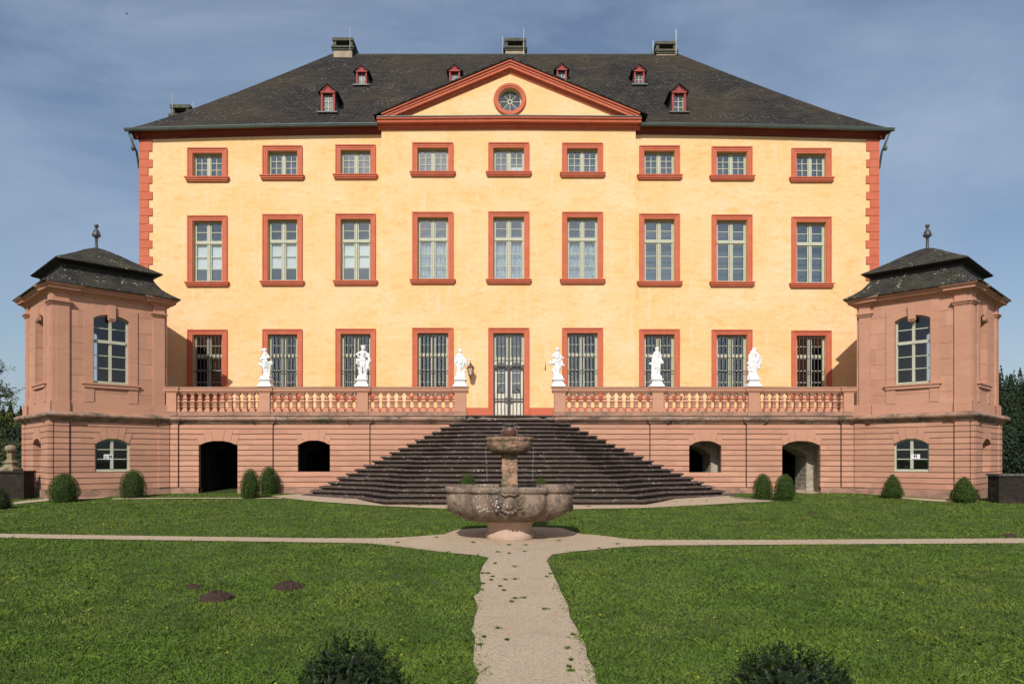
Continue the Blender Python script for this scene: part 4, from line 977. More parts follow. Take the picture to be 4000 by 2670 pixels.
        m.build('sash', 'wood', w)
        m = mk()
        vs = [(a, y0 + .02, zb_), (b, y0 + .02, zb_)] + [(b - (b - a) * k / n, y0 + .02, top(b - (b - a) * k / n)) for k in range(n + 1)]
        if kind == 'A': vs = [(v, u, z) for u, v, z in vs]
        m.add(vs, [tuple(range(len(vs)))]); m.build('pane', glass, w)
    w = surround('B', *wB); glaze(w, 'B', wB[0], wB[1], EZ + 2.45, EZ + 4.56, .15, iu, EZ + 3.83, 3, 2)
    w2 = surround('A', *wA); glaze(w2, 'A', wA[0], wA[1], EZ + 2.45, EZ + 4.56, .15, iu, EZ + 3.83, 3, 2, .25)
    # lower windows
    for kind, ops in (('B', lowB), ('A', lowA)):
        m = mk(); a, b, zb_, zs, rise = ops
        if kind == 'A':
            n0 = len(m.v); voussoirs(m, a, b, zs, rise, EZ + 1.03 + .0, 0); swap(m, n0)
        else: voussoirs(m, a, b, zs, rise, EZ + 1.03 + .0, 0)
        w = m.build('basement_window', 'stone_plain', pv)
        glaze(w, kind, a, b, zb_, zs, rise, 0, None, 3, 0, .25 if kind == 'A' else .08, 'glass_clear')
    m = mk(); m.box(.3, B - .3, .9, .92, z0, zc_); m.box(.9, .92, .3, A - .3, z0, zc_); m.build('dark_room', 'unlit_black', pv)
    # the notice taped inside the basement window
    m = mk()
    u0 = wB[0] + .27 if side == 0 else wB[1] - .60
    if side == 0: u0, u1 = wB[0] + .30, wB[0] + .57
    else: u0, u1 = wB[0] + .30, wB[0] + .57
    zs0, zs1 = EZ - .03, EZ + .14
    m.m = 0; m.box(u0, u1, .065, .07, zs0, zs1); m.m = 1
    def man(uc, zc2, skirt):
        m.box(uc - .007, uc + .007, .06, .065, zc2 + .042, zc2 + .056)
        m.box(uc - .016, uc + .016, .06, .065, zc2 + .005, zc2 + .038)
        if skirt: m.box(uc - .022, uc + .022, .06, .065, zc2 - .012, zc2 + .005)
        m.box(uc - .011, uc - .002, .06, .065, zc2 - .045, zc2 + .004); m.box(uc + .002, uc + .011, .06, .065, zc2 - .045, zc2 + .004)
    if side == 0:
        zc2 = (zs0 + zs1) / 2; man(u1 - .10, zc2, True); man(u1 - .04, zc2, False); m.box(u1 - .072, u1 - .068, .06, .065, zc2 - .04, zc2 + .05)
        m.box(u0 + .02, u0 + .11, .06, .065, zc2 + .018, zc2 + .026); m.add([(u0 + .01, .06, zc2 + .022), (u0 + .035, .06, zc2 + .042), (u0 + .035, .06, zc2 + .002)], [(0, 1, 2)])
        for k in range(3): m.box(u0 + .02, u0 + .11 - .01 * k, .06, .065, zc2 - .03 - k * .014, zc2 - .026 - k * .014)
    else:   # mirrored frame: u grows toward the picture's left
        zc2 = (zs0 + zs1) / 2 + .02; um = (u0 + u1) / 2; man(um + .03, zc2, True); man(um - .03, zc2, False); m.box(um - .002, um + .002, .06, .065, zc2 - .045, zc2 + .055)
        m.box(u0 + .02, u1 - .04, .06, .065, zs0 + .012, zs0 + .020)
    s = m.build('notice', ['paper', 'ink'])
    tag(s, ('white restroom notice with arrow and two figures taped in the left pavilion basement window', 'white restroom notice with two figures over a black line in the right pavilion basement window')[side], 'sign')
pavilion(0); pavilion(1)

# ------------------------------------------------------------------ statues on the balustrade piers
def capsule(mb, a, b, r1, r2, n=10):
    a, b = Vector(a), Vector(b); L_ = (b - a).length
    if L_ < 1e-5: mb.ball(a, r1, n, 8); return
    d = (b - a) / L_; ts = [(-.98, 0), (-.7, 0), (-.35, 0)]
    pts = [a - d * r1 * .97, a - d * r1 * .7, a - d * r1 * .3, a, (a + b) / 2, b, b + d * r2 * .3, b + d * r2 * .7, b + d * r2 * .97]
    rs = [r1 * .2, r1 * .71, r1 * .95, r1, (r1 + r2) / 2, r2, r2 * .95, r2 * .71, r2 * .2]
    mb.tube(pts, rs, n)
Q = .001242
def statue(px, pier, cxz, segs, label, zref=1345):
    side, i = pier; q = bpiers[side][i]
    xc = X(px, 24.9); base = CZ1 + .018
    st = empty('statue', (xc, YB_ - .02, base), label, 'statue', 'white baroque statues on the balustrade piers')
    m = MB(); m.lathe((xc, YB_ - .02, base), [(.245, 0), (.245, .045), (.235, .05), (.195, .10), (.168, .16), (.160, .195), (.165, .21), (.20, .225), (.215, .235), (.215, .258), (.18, .275), (.155, .285), (.15, .34), (.145, .375)], sq=True)
    m.build('pedestal', 'white', st)
    m = MB()
    for s_ in segs:
        x1, y1, d1, x2, y2, d2, ra, rb = s_
        P1 = ((x1 - cxz) * Q + xc, YB_ - .02 - d1 * Q, base + (zref - y1) * Q + .0); P2 = ((x2 - cxz) * Q + xc, YB_ - .02 - d2 * Q, base + (zref - y2) * Q)
        capsule(m, P1, P2, ra * Q, rb * Q)
    o = m.build('figure', 'white', st)
    md = o.modifiers.new('r', 'REMESH'); md.mode = 'VOXEL'; md.voxel_size = .0085; md.use_smooth_shade = True
    dg = bpy.context.evaluated_depsgraph_get(); me = bpy.data.meshes.new_from_object(o.evaluated_get(dg)); o.modifiers.clear(); o.data = me
    vs = me.vertices; co = np.empty(len(vs) * 3); vs.foreach_get('co', co); co = co.reshape(-1, 3)
    no = np.empty(len(vs) * 3); vs.foreach_get('normal', no); no = no.reshape(-1, 3)
    for k in range(len(co)):
        p = co[k]; h = p[2]; t = 1.0 if .42 < h < .95 else .35
        f = mnoise.noise(Vector((p[0] * 26, p[1] * 26, p[2] * 9 + px))) * .012 + mnoise.noise(Vector((p[0] * 50, p[1] * 50, p[2] * 34))) * .006
        co[k] = p + no[k] * f * t
    vs.foreach_set('co', co.ravel()); me.polygons.foreach_set('use_smooth', [True] * len(me.polygons)); me.update()
    if not me.materials: me.materials.append(MAT['white'])
# coordinates read in an enlargement (7.127 px per photo px): x, y, depth toward the viewer for both ends, then radii
statue(1034, (0, 1), 415, [
    (370, 340, 10, 375, 355, 10, 62, 55), (330, 330, 15, 400, 320, 0, 40, 45), (378, 400, 0, 385, 430, 0, 30, 34), (350, 395, 25, 355, 405, 25, 25, 22),
    (395, 440, 0, 370, 560, 0, 66, 62), (380, 560, 0, 385, 640, 0, 62, 78), (440, 450, -5, 500, 540, 10, 34, 28), (500, 540, 10, 400, 570, 60, 28, 24), (400, 570, 60, 300, 590, 80, 24, 22),
    (345, 460, 10, 320, 560, 45, 32, 26), (320, 560, 45, 290, 620, 70, 26, 26), (290, 590, 75, 300, 680, 60, 32, 24),
    (430, 630, 55, 450, 660, 50, 36, 30), (240, 720, 20, 330, 770, 20, 36, 58), (350, 660, 20, 330, 770, 20, 50, 50), (390, 660, 20, 400, 800, 25, 80, 58),
    (520, 680, -10, 560, 720, -10, 44, 40), (560, 670, -10, 500, 850, -20, 40, 26), (480, 700, 0, 470, 800, -10, 50, 40), (500, 850, -20, 490, 1000, -20, 28, 30),
    (360, 780, 25, 385, 1010, 20, 52, 30), (430, 780, 10, 440, 1010, 5, 50, 30), (385, 1020, 25, 365, 1035, 60, 26, 22), (440, 1020, 10, 460, 1035, 40, 26, 20),
    (400, 1060, 0, 450, 1060, 0, 90, 100), (330, 1080, 0, 500, 1080, 0, 50, 50)],
    'white statue of a youth with cloaked hips, leftmost of the six on the balustrade', 1365)
statue(1413, (0, 2), 385, [
    (395, 275, 10, 395, 290, 10, 48, 46), (350, 215, 5, 420, 225, 0, 22, 46), (430, 250, -5, 445, 290, -10, 34, 24), (395, 320, 0, 390, 350, 0, 26, 30),
    (340, 380, 0, 450, 380, 0, 40, 40), (395, 400, 0, 385, 540, 0, 78, 62), (320, 385, 0, 220, 440, 0, 34, 27), (220, 440, 0, 290, 510, 15, 28, 22), (290, 510, 15, 330, 530, 35, 22, 20),
    (470, 385, 0, 540, 460, 10, 34, 28), (540, 450, 0, 500, 520, 30, 30, 24), (550, 440, 0, 580, 640, -10, 36, 44), (570, 620, -10, 520, 760, -20, 52, 44), (520, 740, -20, 540, 830, -20, 50, 36),
    (240, 580, 0, 240, 680, 0, 36, 44), (250, 620, 10, 360, 610, 30, 50, 46), (340, 600, 20, 430, 580, 20, 54, 44), (230, 680, 0, 260, 730, 0, 30, 24),
    (340, 610, 20, 350, 780, 40, 54, 40), (350, 780, 40, 360, 990, 20, 38, 24), (430, 600, 10, 430, 770, 25, 54, 42), (430, 770, 25, 440, 980, 5, 38, 24), (360, 1000, 25, 335, 1020, 70, 24, 18), (440, 990, 10, 465, 1010, 50, 24, 18),
    (270, 830, 10, 320, 840, 5, 30, 28), (300, 830, 0, 320, 1000, 0, 32, 36), (480, 650, -25, 460, 950, -25, 46, 50), (330, 1060, 0, 450, 1060, 0, 70, 80), (300, 1090, 0, 490, 1090, 0, 50, 50)],
    'white statue of a man in a pointed helmet with one hand on his hip', 1355)
statue(1797, (0, 3), 478, [
    (480, 265, 10, 490, 280, 10, 46, 42), (430, 215, 0, 480, 225, 5, 20, 36), (450, 250, -5, 440, 260, -5, 32, 26), (470, 310, 0, 465, 340, 0, 24, 28),
    (420, 360, 0, 510, 370, 0, 38, 38), (465, 380, 5, 500, 500, 5, 66, 56), (400, 360, 0, 360, 440, 10, 34, 28), (360, 450, 10, 440, 465, 45, 28, 22),
    (540, 400, 5, 590, 480, 15, 32, 24), (590, 480, 15, 650, 510, 30, 24, 18), (650, 510, 30, 740, 490, 40, 18, 16), (340, 470, 0, 420, 500, 20, 40, 34),
    (330, 520, 0, 400, 560, 10, 34, 46), (340, 600, 0, 400, 660, 0, 40, 44), (370, 650, 0, 380, 700, 0, 36, 26), (500, 480, 10, 490, 600, 20, 70, 74),
    (560, 560, 20, 640, 640, 10, 52, 34), (600, 520, 5, 640, 600, 5, 46, 40), (560, 640, 10, 540, 740, 10, 54, 30), (440, 640, 20, 400, 900, 25, 54, 30), (490, 680, 20, 450, 900, 20, 52, 34),
    (400, 900, 25, 380, 940, 60, 26, 20), (590, 800, 20, 600, 820, 30, 42, 30), (560, 840, 10, 500, 930, 10, 44, 56), (590, 830, 20, 590, 930, 30, 28, 20),
    (400, 990, 0, 560, 990, 0, 70, 70), (360, 1020, 0, 590, 1020, 0, 55, 55), (380, 1060, 0, 580, 1060, 0, 45, 45)],
    'white statue of a woman stretching an arm right, small dog at her feet', 1265)
statue(2181, (1, 0), 478, [
    (455, 215, 10, 455, 235, 10, 44, 38), (430, 185, 0, 480, 180, 0, 26, 24), (490, 220, -5, 480, 250, -10, 26, 22), (460, 265, 0, 465, 310, 0, 24, 30),
    (400, 340, 0, 510, 340, 0, 40, 36), (455, 350, 0, 470, 500, 0, 78, 60), (370, 350, 5, 300, 420, 20, 34, 28), (300, 420, 20, 390, 420, 60, 28, 22), (530, 370, 0, 560, 470, 20, 30, 30),
    (560, 430, 30, 610, 460, 30, 34, 30), (450, 450, 50, 430, 480, 50, 46, 40), (500, 520, 30, 420, 560, 40, 50, 46), (350, 520, 20, 420, 490, 30, 40, 40),
    (290, 590, 10, 400, 590, 30, 44, 44), (260, 570, 0, 260, 640, 0, 38, 34), (580, 520, 0, 590, 620, 0, 24, 30), (540, 580, 10, 640, 660, 0, 44, 26), (560, 640, 0, 530, 760, -10, 50, 36),
    (420, 560, 10, 430, 760, 30, 62, 44), (430, 760, 30, 420, 960, 10, 40, 34), (480, 580, 10, 490, 760, 20, 64, 50), (490, 760, 20, 470, 960, 5, 46, 36),
    (360, 640, 0, 370, 780, 0, 26, 24), (330, 800, 0, 400, 920, 0, 34, 46), (480, 920, 0, 560, 960, 0, 60, 44), (400, 980, 0, 560, 990, 0, 70, 60), (380, 1040, 0, 570, 1040, 0, 52, 52)],
    'white statue of a woman gathering flowers in her robe, right of the stair top', 1265)
statue(2567, (1, 1), 490, [
    (515, 230, 10, 520, 250, 10, 46, 40), (480, 200, 0, 540, 190, 0, 30, 26), (485, 240, -10, 490, 270, -10, 30, 24), (505, 275, 0, 505, 310, 0, 24, 30),
    (450, 330, 0, 570, 340, 0, 38, 38), (510, 340, 0, 520, 500, 0, 74, 58), (440, 340, 0, 420, 430, 10, 30, 26), (420, 440, 10, 370, 410, 30, 24, 22), (340, 430, 20, 380, 430, 25, 30, 30),
    (390, 480, 10, 380, 610, 10, 34, 28), (330, 630, 5, 420, 650, 5, 36, 30), (590, 360, 0, 610, 500, 10, 32, 24), (610, 500, 10, 670, 600, 20, 24, 22), (590, 590, 20, 640, 620, 20, 46, 34),
    (480, 440, 10, 430, 520, 10, 34, 30), (540, 540, 20, 600, 580, 20, 46, 40), (480, 560, 10, 500, 760, 25, 60, 46), (500, 760, 25, 470, 960, 20, 38, 26), (570, 620, 5, 560, 780, 10, 50, 38), (560, 780, 10, 550, 950, 5, 34, 26),
    (400, 690, 0, 400, 780, 0, 48, 46), (400, 780, 0, 400, 1000, 0, 50, 64), (470, 970, 20, 440, 985, 60, 24, 18), (440, 960, 0, 560, 950, 0, 50, 46), (400, 1010, 0, 590, 1010, 0, 64, 64), (400, 1060, 0, 590, 1060, 0, 52, 52)],
    'white statue in a crested helmet leaning on a stump, middle of the right balustrade', 1285)
statue(2946, (1, 2), 515, [
    (570, 255, 10, 575, 275, 10, 46, 40), (530, 230, 0, 600, 225, 0, 34, 30), (520, 260, -5, 500, 310, -10, 34, 34), (555, 300, 0, 545, 330, 0, 26, 30),
    (470, 330, 0, 600, 340, 0, 42, 40), (530, 350, 0, 510, 540, 0, 84, 66), (440, 400, 0, 410, 480, 0, 40, 34), (430, 470, 0, 410, 600, 20, 34, 26), (410, 600, 20, 360, 640, 30, 26, 30),
    (620, 370, 0, 700, 450, 10, 44, 42), (700, 450, 10, 620, 470, 50, 38, 30), (710, 470, 0, 720, 540, 0, 36, 30), (640, 510, 20, 600, 600, 20, 62, 60), (690, 570, 0, 720, 650, 0, 48, 40), (700, 650, 0, 680, 780, -10, 46, 34), (620, 640, 10, 660, 760, 0, 44, 34),
    (520, 560, 15, 530, 960, 20, 72, 44), (580, 600, 10, 590, 940, 10, 60, 34), (470, 600, 10, 480, 800, 10, 52, 40), (420, 660, 20, 440, 740, 20, 44, 40), (370, 750, 10, 460, 760, 10, 30, 44), (400, 820, 5, 460, 830, 5, 44, 50), (430, 880, 0, 440, 960, 0, 36, 52),
    (510, 985, 20, 515, 990, 60, 26, 20), (420, 1010, 0, 610, 1010, 0, 62, 62), (400, 1060, 0, 620, 1060, 0, 52, 52)],
    'white statue of a veiled woman in a heavy cloak, rightmost of the six', 1295)

# ------------------------------------------------------------------ lantern and hook on the wall
lx, ly, lz = X(1838, 27.6), 27.62, Z(1465, 27.62)
lan = empty('wall_lantern', (lx, DR - .05, lz), 'rusty six sided wall lantern left of the palace door', 'lantern')
m = MB()
m.lathe((lx, ly, lz), [(.085, 0), (.088, .012), (.088, .0)], 6)
m.lathe((lx, ly, lz + .27), [(.145, 0), (.15, .015), (.12, .05), (.075, .12), (.045, .135), (.04, .18), (.015, .20), (.012, .26), (.004, .30)], 6)
for k in range(6):
    a = 2 * math.pi * k / 6; m.tube([(lx + .083 * math.cos(a), ly + .083 * math.sin(a), lz), (lx + .14 * math.cos(a), ly + .14 * math.sin(a), lz + .28), (lx + .16 * math.cos(a), ly + .16 * math.sin(a), lz + .33)], .008, 4)
m.build('lantern_frame', 'rust', lan)
MB().lathe((lx, ly, lz), [(.078, .01), (.134, .27)], 6).build('lantern_glass', 'milk', lan)
m = MB(); m.tube([(lx, DR, lz - .02), (lx, DR - .12, lz - .10), (lx, ly + .05, lz - .07), (lx, ly, lz)], .013, 6); m.tube([(lx, DR, lz + .33), (lx, ly + .1, lz + .36), (lx, ly, lz + .30)], .01, 5); m.build('bracket', 'rust', lan)
hx_ = X(2130, DR); m = MB(); m.tube([(hx_, DR - .02, Z(1413, DR)), (hx_ + .005, DR - .05, Z(1425, DR)), (hx_ - .01, DR - .04, Z(1440, DR)), (hx_ + .02, DR - .02, Z(1447, DR))], [.008, .012, .02, .01], 6)
tag(m.build('wall_hook', 'iron'), 'small rusty iron hook on the plaster right of the palace door', 'hook')

# ------------------------------------------------------------------ the fountain
fx, fy = X(1991, 14.35), 14.35; fz0 = gz(fy)
fo = empty('fountain', (fx, fy, fz0), 'weathered stone fountain with lobed basin and raised bowl where the gravel paths cross', 'fountain')
def plan_r(th):
    c, s = abs(math.cos(th)), abs(math.sin(th)); r = 0
    # side lobes: rounded capsule; front/back lobes: rounded box
    def sup(a, b, p): return (((c / a) ** p + (s / b) ** p)) ** (-1 / p)
    return max(sup(1.275, .77, 4.0), sup(.735, .93, 9.0))
NT = 120
def rg(scale, z, lip=0, rnd=0):
    out = []
    for k in range(NT):
        th = 2 * math.pi * k / NT; r = plan_r(th) * scale + lip
        out.append((fx + r * math.cos(th), fy + r * math.sin(th), z))
    return out
zr = EZ - .535
prof = [(.36, zr - .72), (.50, zr - .70), (.66, zr - .665), (.78, zr - .60), (.88, zr - .52), (.945, zr - .42), (.972, zr - .30), (.975, zr - .17), (.960, zr - .155), (.960, zr - .125), (.985, zr - .115), (1.0, zr - .085), (1.0, zr - .03), (.985, zr - .006), (.95, zr), (.90, zr - .004), (.875, zr - .03), (.86, zr - .25), (.6, zr - .45)]
m = MB(); m.loft([rg(s_, z) for s_, z in prof], True, True, True)
ba = m.build('basin', 'fountain', fo, smooth=True)
# carved crest on the front
m = MB()
yc = fy - .905
for k in range(15):
    a = math.pi * 2 * k / 15; m.ball((fx + .17 * math.cos(a), yc + .02 - .0, zr - .32 + .16 * math.sin(a)), (.035, .035, .035))
for sx in (-1, 1):
    m.tube([(fx + sx * .17, yc - .02, zr - .12), (fx + sx * .08, yc - .03, zr - .15), (fx, yc - .03, zr - .13)], [.02, .03, .02], 6)
    for k in range(5): m.ball((fx + sx * (.22 + .03 * math.sin(k * 2)), yc + .01, zr - .20 - .06 * k), (.035, .025, .03))
m.ball((fx, yc + .015, zr - .32), (.11, .03, .10)); m.build('carved_crest', 'fountain', fo, smooth=True)
# carved masks on both ends
m = MB()
for sx in (-1, 1):
    xx = fx + sx * 1.21
    for k in range(7): m.ball((xx + sx * .01 * (k % 2), fy + .05 * math.sin(k * 2.4), zr - .18 - .05 * k), (.05, .07, .04))
m.build('end_masks', 'fountain', fo, smooth=True)
m = MB(); m.lathe((fx, fy, fz0), [(.475, -.05), (.48, .09), (.465, .12), (.445, .13), (.435, .22), (.46, .30), (.51, .345), (.53, .40)], 36); m.build('foot', 'fountain_base', fo, smooth=True)
MB().loft([rg(.88, zr - .045), rg(.88, zr - .044)]).build('water_surface', 'water', fo)
m = MB(); pz = zr - .30
def sq(h, hd, z): return [(fx - h, fy - hd, z), (fx - h * .7, fy - hd * 1.08, z), (fx + h * .7, fy - hd * 1.08, z), (fx + h, fy - hd, z), (fx + h, fy + hd, z), (fx - h, fy + hd, z)]
m.loft([sq(h, h, z) for h, z in [(.155, pz), (.155, zr + .01), (.165, zr + .015), (.165, zr + .06), (.15, zr + .07), (.148, zr + .25), (.160, zr + .32), (.150, zr + .40), (.148, zr + .54), (.165, zr + .56), (.165, zr + .62), (.15, zr + .66)]])
m.build('pillar', 'carved', fo)
m = MB(); bz = EZ + .425; m.lathe((fx, fy, bz), [(.16, -.335), (.33, -.318), (.40, -.265), (.44, -.19), (.462, -.10), (.464, -.075), (.474, -.07), (.475, -.03), (.47, -.005), (.45, 0), (.42, -.01), (.38, -.10), (.10, -.14)], 40)
m.build('upper_bowl', 'carved', fo, smooth=True)
MB().lathe((fx, fy, bz), [(.43, -.04), (.43, -.038)], 30).build('bowl_water', 'water', fo)
m = MB(); jz = bz - .05
m.lathe((fx, fy, jz), [(.09, 0), (.11, .05), (.13, .12), (.135, .17), (.125, .22), (.095, .25), (.085, .27), (.10, .285)], 24)
for sx in (-1, 1): m.tube([(fx + sx * .12, fy, jz + .22), (fx + sx * .15, fy, jz + .16), (fx + sx * .145, fy, jz + .08), (fx + sx * .12, fy, jz + .04)], .022, 6)
m.build('jar', 'jar', fo, smooth=True)
m = MB(); m.lathe((fx, fy, jz + .285), [(.09, -.01), (.13, 0), (.132, .012), (.08, .03), (.03, .035), (.025, .055), (.02, .06)], 24); m.build('jar_lid', 'lead', fo, smooth=True)
rn = random.Random(5)
for sx in (-1, 1):
    m = MB(); n = 46
    for k in range(n):
        t = k / (n - 1); x = fx + sx * (.475 + .03 * t * (-1)); z = bz - .20 - t * .68
        m.ball((x + rn.uniform(-.004, .004) * (1 + 2 * t), fy - .05 + rn.uniform(-.005, .005), z + rn.uniform(-.006, .006)), rn.uniform(.0025, .006), 5, 4)
    m.build('water_stream', 'drop', fo)
    m = MB(); m.tube([(fx + sx * .44, fy - .05, bz - .17), (fx + sx * .49, fy - .05, bz - .19)], .012, 6); m.build('spout', 'lead', fo)

# ------------------------------------------------------------------ shrubs
def leaves_mesh(name, centers, normals, size, mat, asp=.5, rng=None, jitter=.8):
    n = len(centers); rng = rng or RNG
    d = normals + rng.normal(0, jitter, (n, 3)); d /= np.linalg.norm(d, axis=1)[:, None]
    t = rng.normal(0, 1, (n, 3)); t -= d * (t * d).sum(1)[:, None]; t /= np.linalg.norm(t, axis=1)[:, None] + 1e-9
    b = np.cross(d, t); s = size * rng.uniform(.6, 1.3, (n, 1))
    v = np.empty((n, 4, 3)); v[:, 0] = centers - t * s; v[:, 1] = centers + b * s * asp; v[:, 2] = centers + t * s; v[:, 3] = centers - b * s * asp
    v = v.reshape(-1, 3); f = np.arange(n * 4).reshape(-1, 4)
    return quads_mesh(name, v, f, mat)
def quads_mesh(name, v, f, mat):
    me = bpy.data.meshes.new(name); k = f.shape[1]
    me.vertices.add(len(v)); me.vertices.foreach_set('co', v.astype(np.float32).ravel())
    me.loops.add(f.size); me.loops.foreach_set('vertex_index', f.astype(np.int32).ravel())
    me.polygons.add(len(f)); me.polygons.foreach_set('loop_start', np.arange(0, f.size, k, dtype=np.int32)); me.polygons.foreach_set('loop_total', np.full(len(f), k, dtype=np.int32))
    me.update(calc_edges=True); me.materials.append(MAT[mat]); return me
def shrub(px, ytop, ybot, wpx, shape, label, seed, mat='box', n=6500, leaf=.0155, group='clipped box shrubs on the lawn', d=None):
    if d is None: d = gd(ybot)
    s = F / d; x = X(px, d); z0 = gz(d); h = (ybot - ytop) / s; w = wpx / s / 2; y = d + w * .6
    rng = np.random.default_rng(seed)
    t = empty('box_shrub', (x, y, z0), label, 'shrub', group)
    # profile of radius over height: egg or cone
    def rad(u):
        if shape == 'egg': return w * np.sqrt(np.clip(1 - (2 * u - .82) ** 2 / 1.42, 0, 1)) * (1 - .10 * u)
        if shape == 'cone': return w * np.clip(1.10 * (1 - u) ** .52, 0, 1) * np.clip(.68 + u * 1.5, 0, 1)
        return w * np.sqrt(np.clip(1 - (2 * u - .75) ** 2 / 1.60, 0, 1))
    u = rng.uniform(0.0, 1, n * 3); keep = rng.uniform(0, w, n * 3) < rad(u) + .02; u = u[keep][:n]; a = rng.uniform(0, 2 * np.pi, len(u))
    bump = np.array([mnoise.noise(Vector((math.cos(b) * 2.2, math.sin(b) * 2.2, c * 4 + seed))) for b, c in zip(a, u)])
    r = rad(u) * (1 + .20 * bump) - rng.exponential(.026, len(u)); spike = rng.uniform(0, 1, len(u)) < .12; r = r + spike * rng.uniform(0, .06, len(u))
    cen = np.stack([r * np.cos(a), r * np.sin(a), u * h + spike * .015 + rng.normal(0, .01, len(u))], 1); nor = np.stack([np.cos(a), np.sin(a), np.clip(u * 1.6 - .5, -.3, 1.2)], 1)
    if mat == 'box_dark' and n > 10000:
        ns = 900; u = rng.uniform(.05, 1, ns * 3); keep = rng.uniform(0, w, ns * 3) < rad(u) + .03; u = u[keep][:ns]; ns = len(u); a = rng.uniform(0, 2 * np.pi, ns)
        r = rad(u) * rng.uniform(.72, 1.0, ns) * (1 + .12 * np.sin(a * 5 + seed)); c0 = np.stack([r * np.cos(a), r * np.sin(a), u * h * rng.uniform(.90, 1.0, ns)], 1)
        dv = np.stack([np.cos(a) * .5, np.sin(a) * .5, .75 + rng.uniform(-.2, .3, ns)], 1) + rng.normal(0, .25, (ns, 3)); dv /= np.linalg.norm(dv, axis=1)[:, None]
        ln = rng.uniform(.05, .14, ns); V2 = []
        for j in range(16):
            t_ = (j + .5) / 16; p_ = c0 + dv * (ln * t_)[:, None]; an = rng.uniform(0, 2 * np.pi, ns)
            s1 = np.cross(dv, rng.normal(0, 1, (ns, 3))); s1 /= np.linalg.norm(s1, axis=1)[:, None]; ax = s1 * .8 + dv * .6; ax /= np.linalg.norm(ax, axis=1)[:, None]; sd = np.cross(ax, dv); sd /= np.linalg.norm(sd, axis=1)[:, None]
            L2 = (leaf * rng.uniform(.8, 1.3, ns) * (1.15 - .4 * t_))[:, None]
            q = np.empty((ns, 4, 3)); q[:, 0] = p_; q[:, 1] = p_ + ax * L2 + sd * L2 * .48; q[:, 2] = p_ + ax * L2 * 2; q[:, 3] = p_ + ax * L2 - sd * L2 * .48; V2.append(q)
        V2 = np.concatenate(V2).reshape(-1, 3); me = quads_mesh('foliage', V2, np.arange(len(V2)).reshape(-1, 4), mat)
    else: me = leaves_mesh('foliage', cen, nor, leaf, mat, .5, rng, .55)
    o = bpy.data.objects.new('foliage', me); COL.objects.link(o); o.parent = t
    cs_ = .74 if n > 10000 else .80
    m = MB(); m.lathe((x, y, z0), [(max(.02, float(rad(np.array([k / 8]))[0]) * cs_), h * k / 8 * (.88 if n > 10000 else .94)) for k in range(9)], 12); m.build('shade_core', 'core', t)
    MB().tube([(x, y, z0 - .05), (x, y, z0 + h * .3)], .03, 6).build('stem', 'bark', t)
D = D2
shrub(230, 1081 * D, 1956, 106, 'round', 'large round dark green box shrub at the near corner of the left pavilion', 1, n=9000, d=21.55)
shrub(505, 1073 * D, 1940, 95, 'round', 'round box shrub below the notice window of the left pavilion', 2, d=23.0)
shrub(970, 1075 * D, 1144 * D, 76, 'egg', 'upright egg shaped box shrub, left and nearer of the pair beside the left archway', 3)
shrub(1043, 1069 * D, 1134 * D, 80, 'egg', 'brown patched egg shaped box shrub, right one of the pair by the left archway', 4)
shrub(2988, 1086 * D, 1146 * D, 74, 'egg', 'egg shaped box shrub left of the right archway, left one of its pair', 5)
shrub(3074, 1087 * D, 1149 * D, 80, 'egg', 'pale green egg shaped box shrub directly in front of the right archway', 6)
shrub(3500, 1087 * D, 1946, 84, 'cone', 'pointed box shrub below the notice window of the right pavilion', 7, d=22.9)
shrub(3784, 1093 * D, 1964, 100, 'cone', 'broad pointed box shrub at the near corner of the right pavilion', 8, n=8500, d=21.45)
shrub(1827, 1086 * D, 2004, 84, 'round', 'round box shrub half hidden behind the left side of the fountain basin', 9, d=18.8)
shrub(2113, 1096 * D, 2004, 68, 'round', 'small box shrub peeping over the right rim of the fountain basin', 10, d=18.8)
shrub(-20, 1905, 1990, 90, 'cone', 'dark conical shrub cut by the left edge of the picture', 11, mat='box_dark', n=4000)
shrub(1345, 2592, 3050, 420, 'round', 'dark glossy box shrub in the foreground left of the path', 12, mat='box_dark', n=11000, leaf=.0135, group='dark box shrubs in the foreground', d=4.5)
shrub(3160, 2640, 3090, 510, 'round', 'dark glossy box shrub in the foreground right of the path', 13, mat='box_dark', n=11000, leaf=.0135, group='dark box shrubs in the foreground', d=4.4)

# ------------------------------------------------------------------ molehills
def molehill(px, ybot, wpx, hpx, label, seed):
    d = gd(ybot); s = F / d; x = X(px, d); w = wpx / s / 2; h = hpx / s * .9; y = d + w * .7
    m = MB(); n = 30; rings = []
    for i in range(9):
        t = i / 8; rr_ = w * (max(0, 1 - t ** 2.0)) ** .62 + .004
        rings.append([(x + rr_ * math.cos(2 * math.pi * k / n) * (1 + .22 * mnoise.noise(Vector((math.cos(2 * math.pi * k / n) * 2, math.sin(2 * math.pi * k / n) * 2, t * 3 + seed)))), y + rr_ * .8 * math.sin(2 * math.pi * k / n), gz(y) - .02 + h * .88 * t + .03 * mnoise.noise(Vector((k * .9, t * 9, seed)))) for k in range(n)])
    m.loft(rings); o = m.build('molehill', 'earth', smooth=False); tag(o, label, 'molehill', 'molehills in the lawn')
    return (x, y, w)
MOLES = [molehill(828, 2350, 132, 50, 'largest brown molehill in the left lawn, nearest the viewer', 1), molehill(1112, 2306, 120, 46, 'brown molehill in the left lawn closest to the path', 2),
         molehill(745, 2299, 66, 24, 'small brown molehill just behind the largest one', 3), molehill(3178, 2003, 40, 11, 'low flat molehill in the far right lawn before the arches', 4),
         molehill(3958, 2098, 56, 20, 'low molehill at the right edge beside the cross path', 5), molehill(985, 2014, 34, 6, 'flat worn molehill in the lawn before the left archway', 6)]
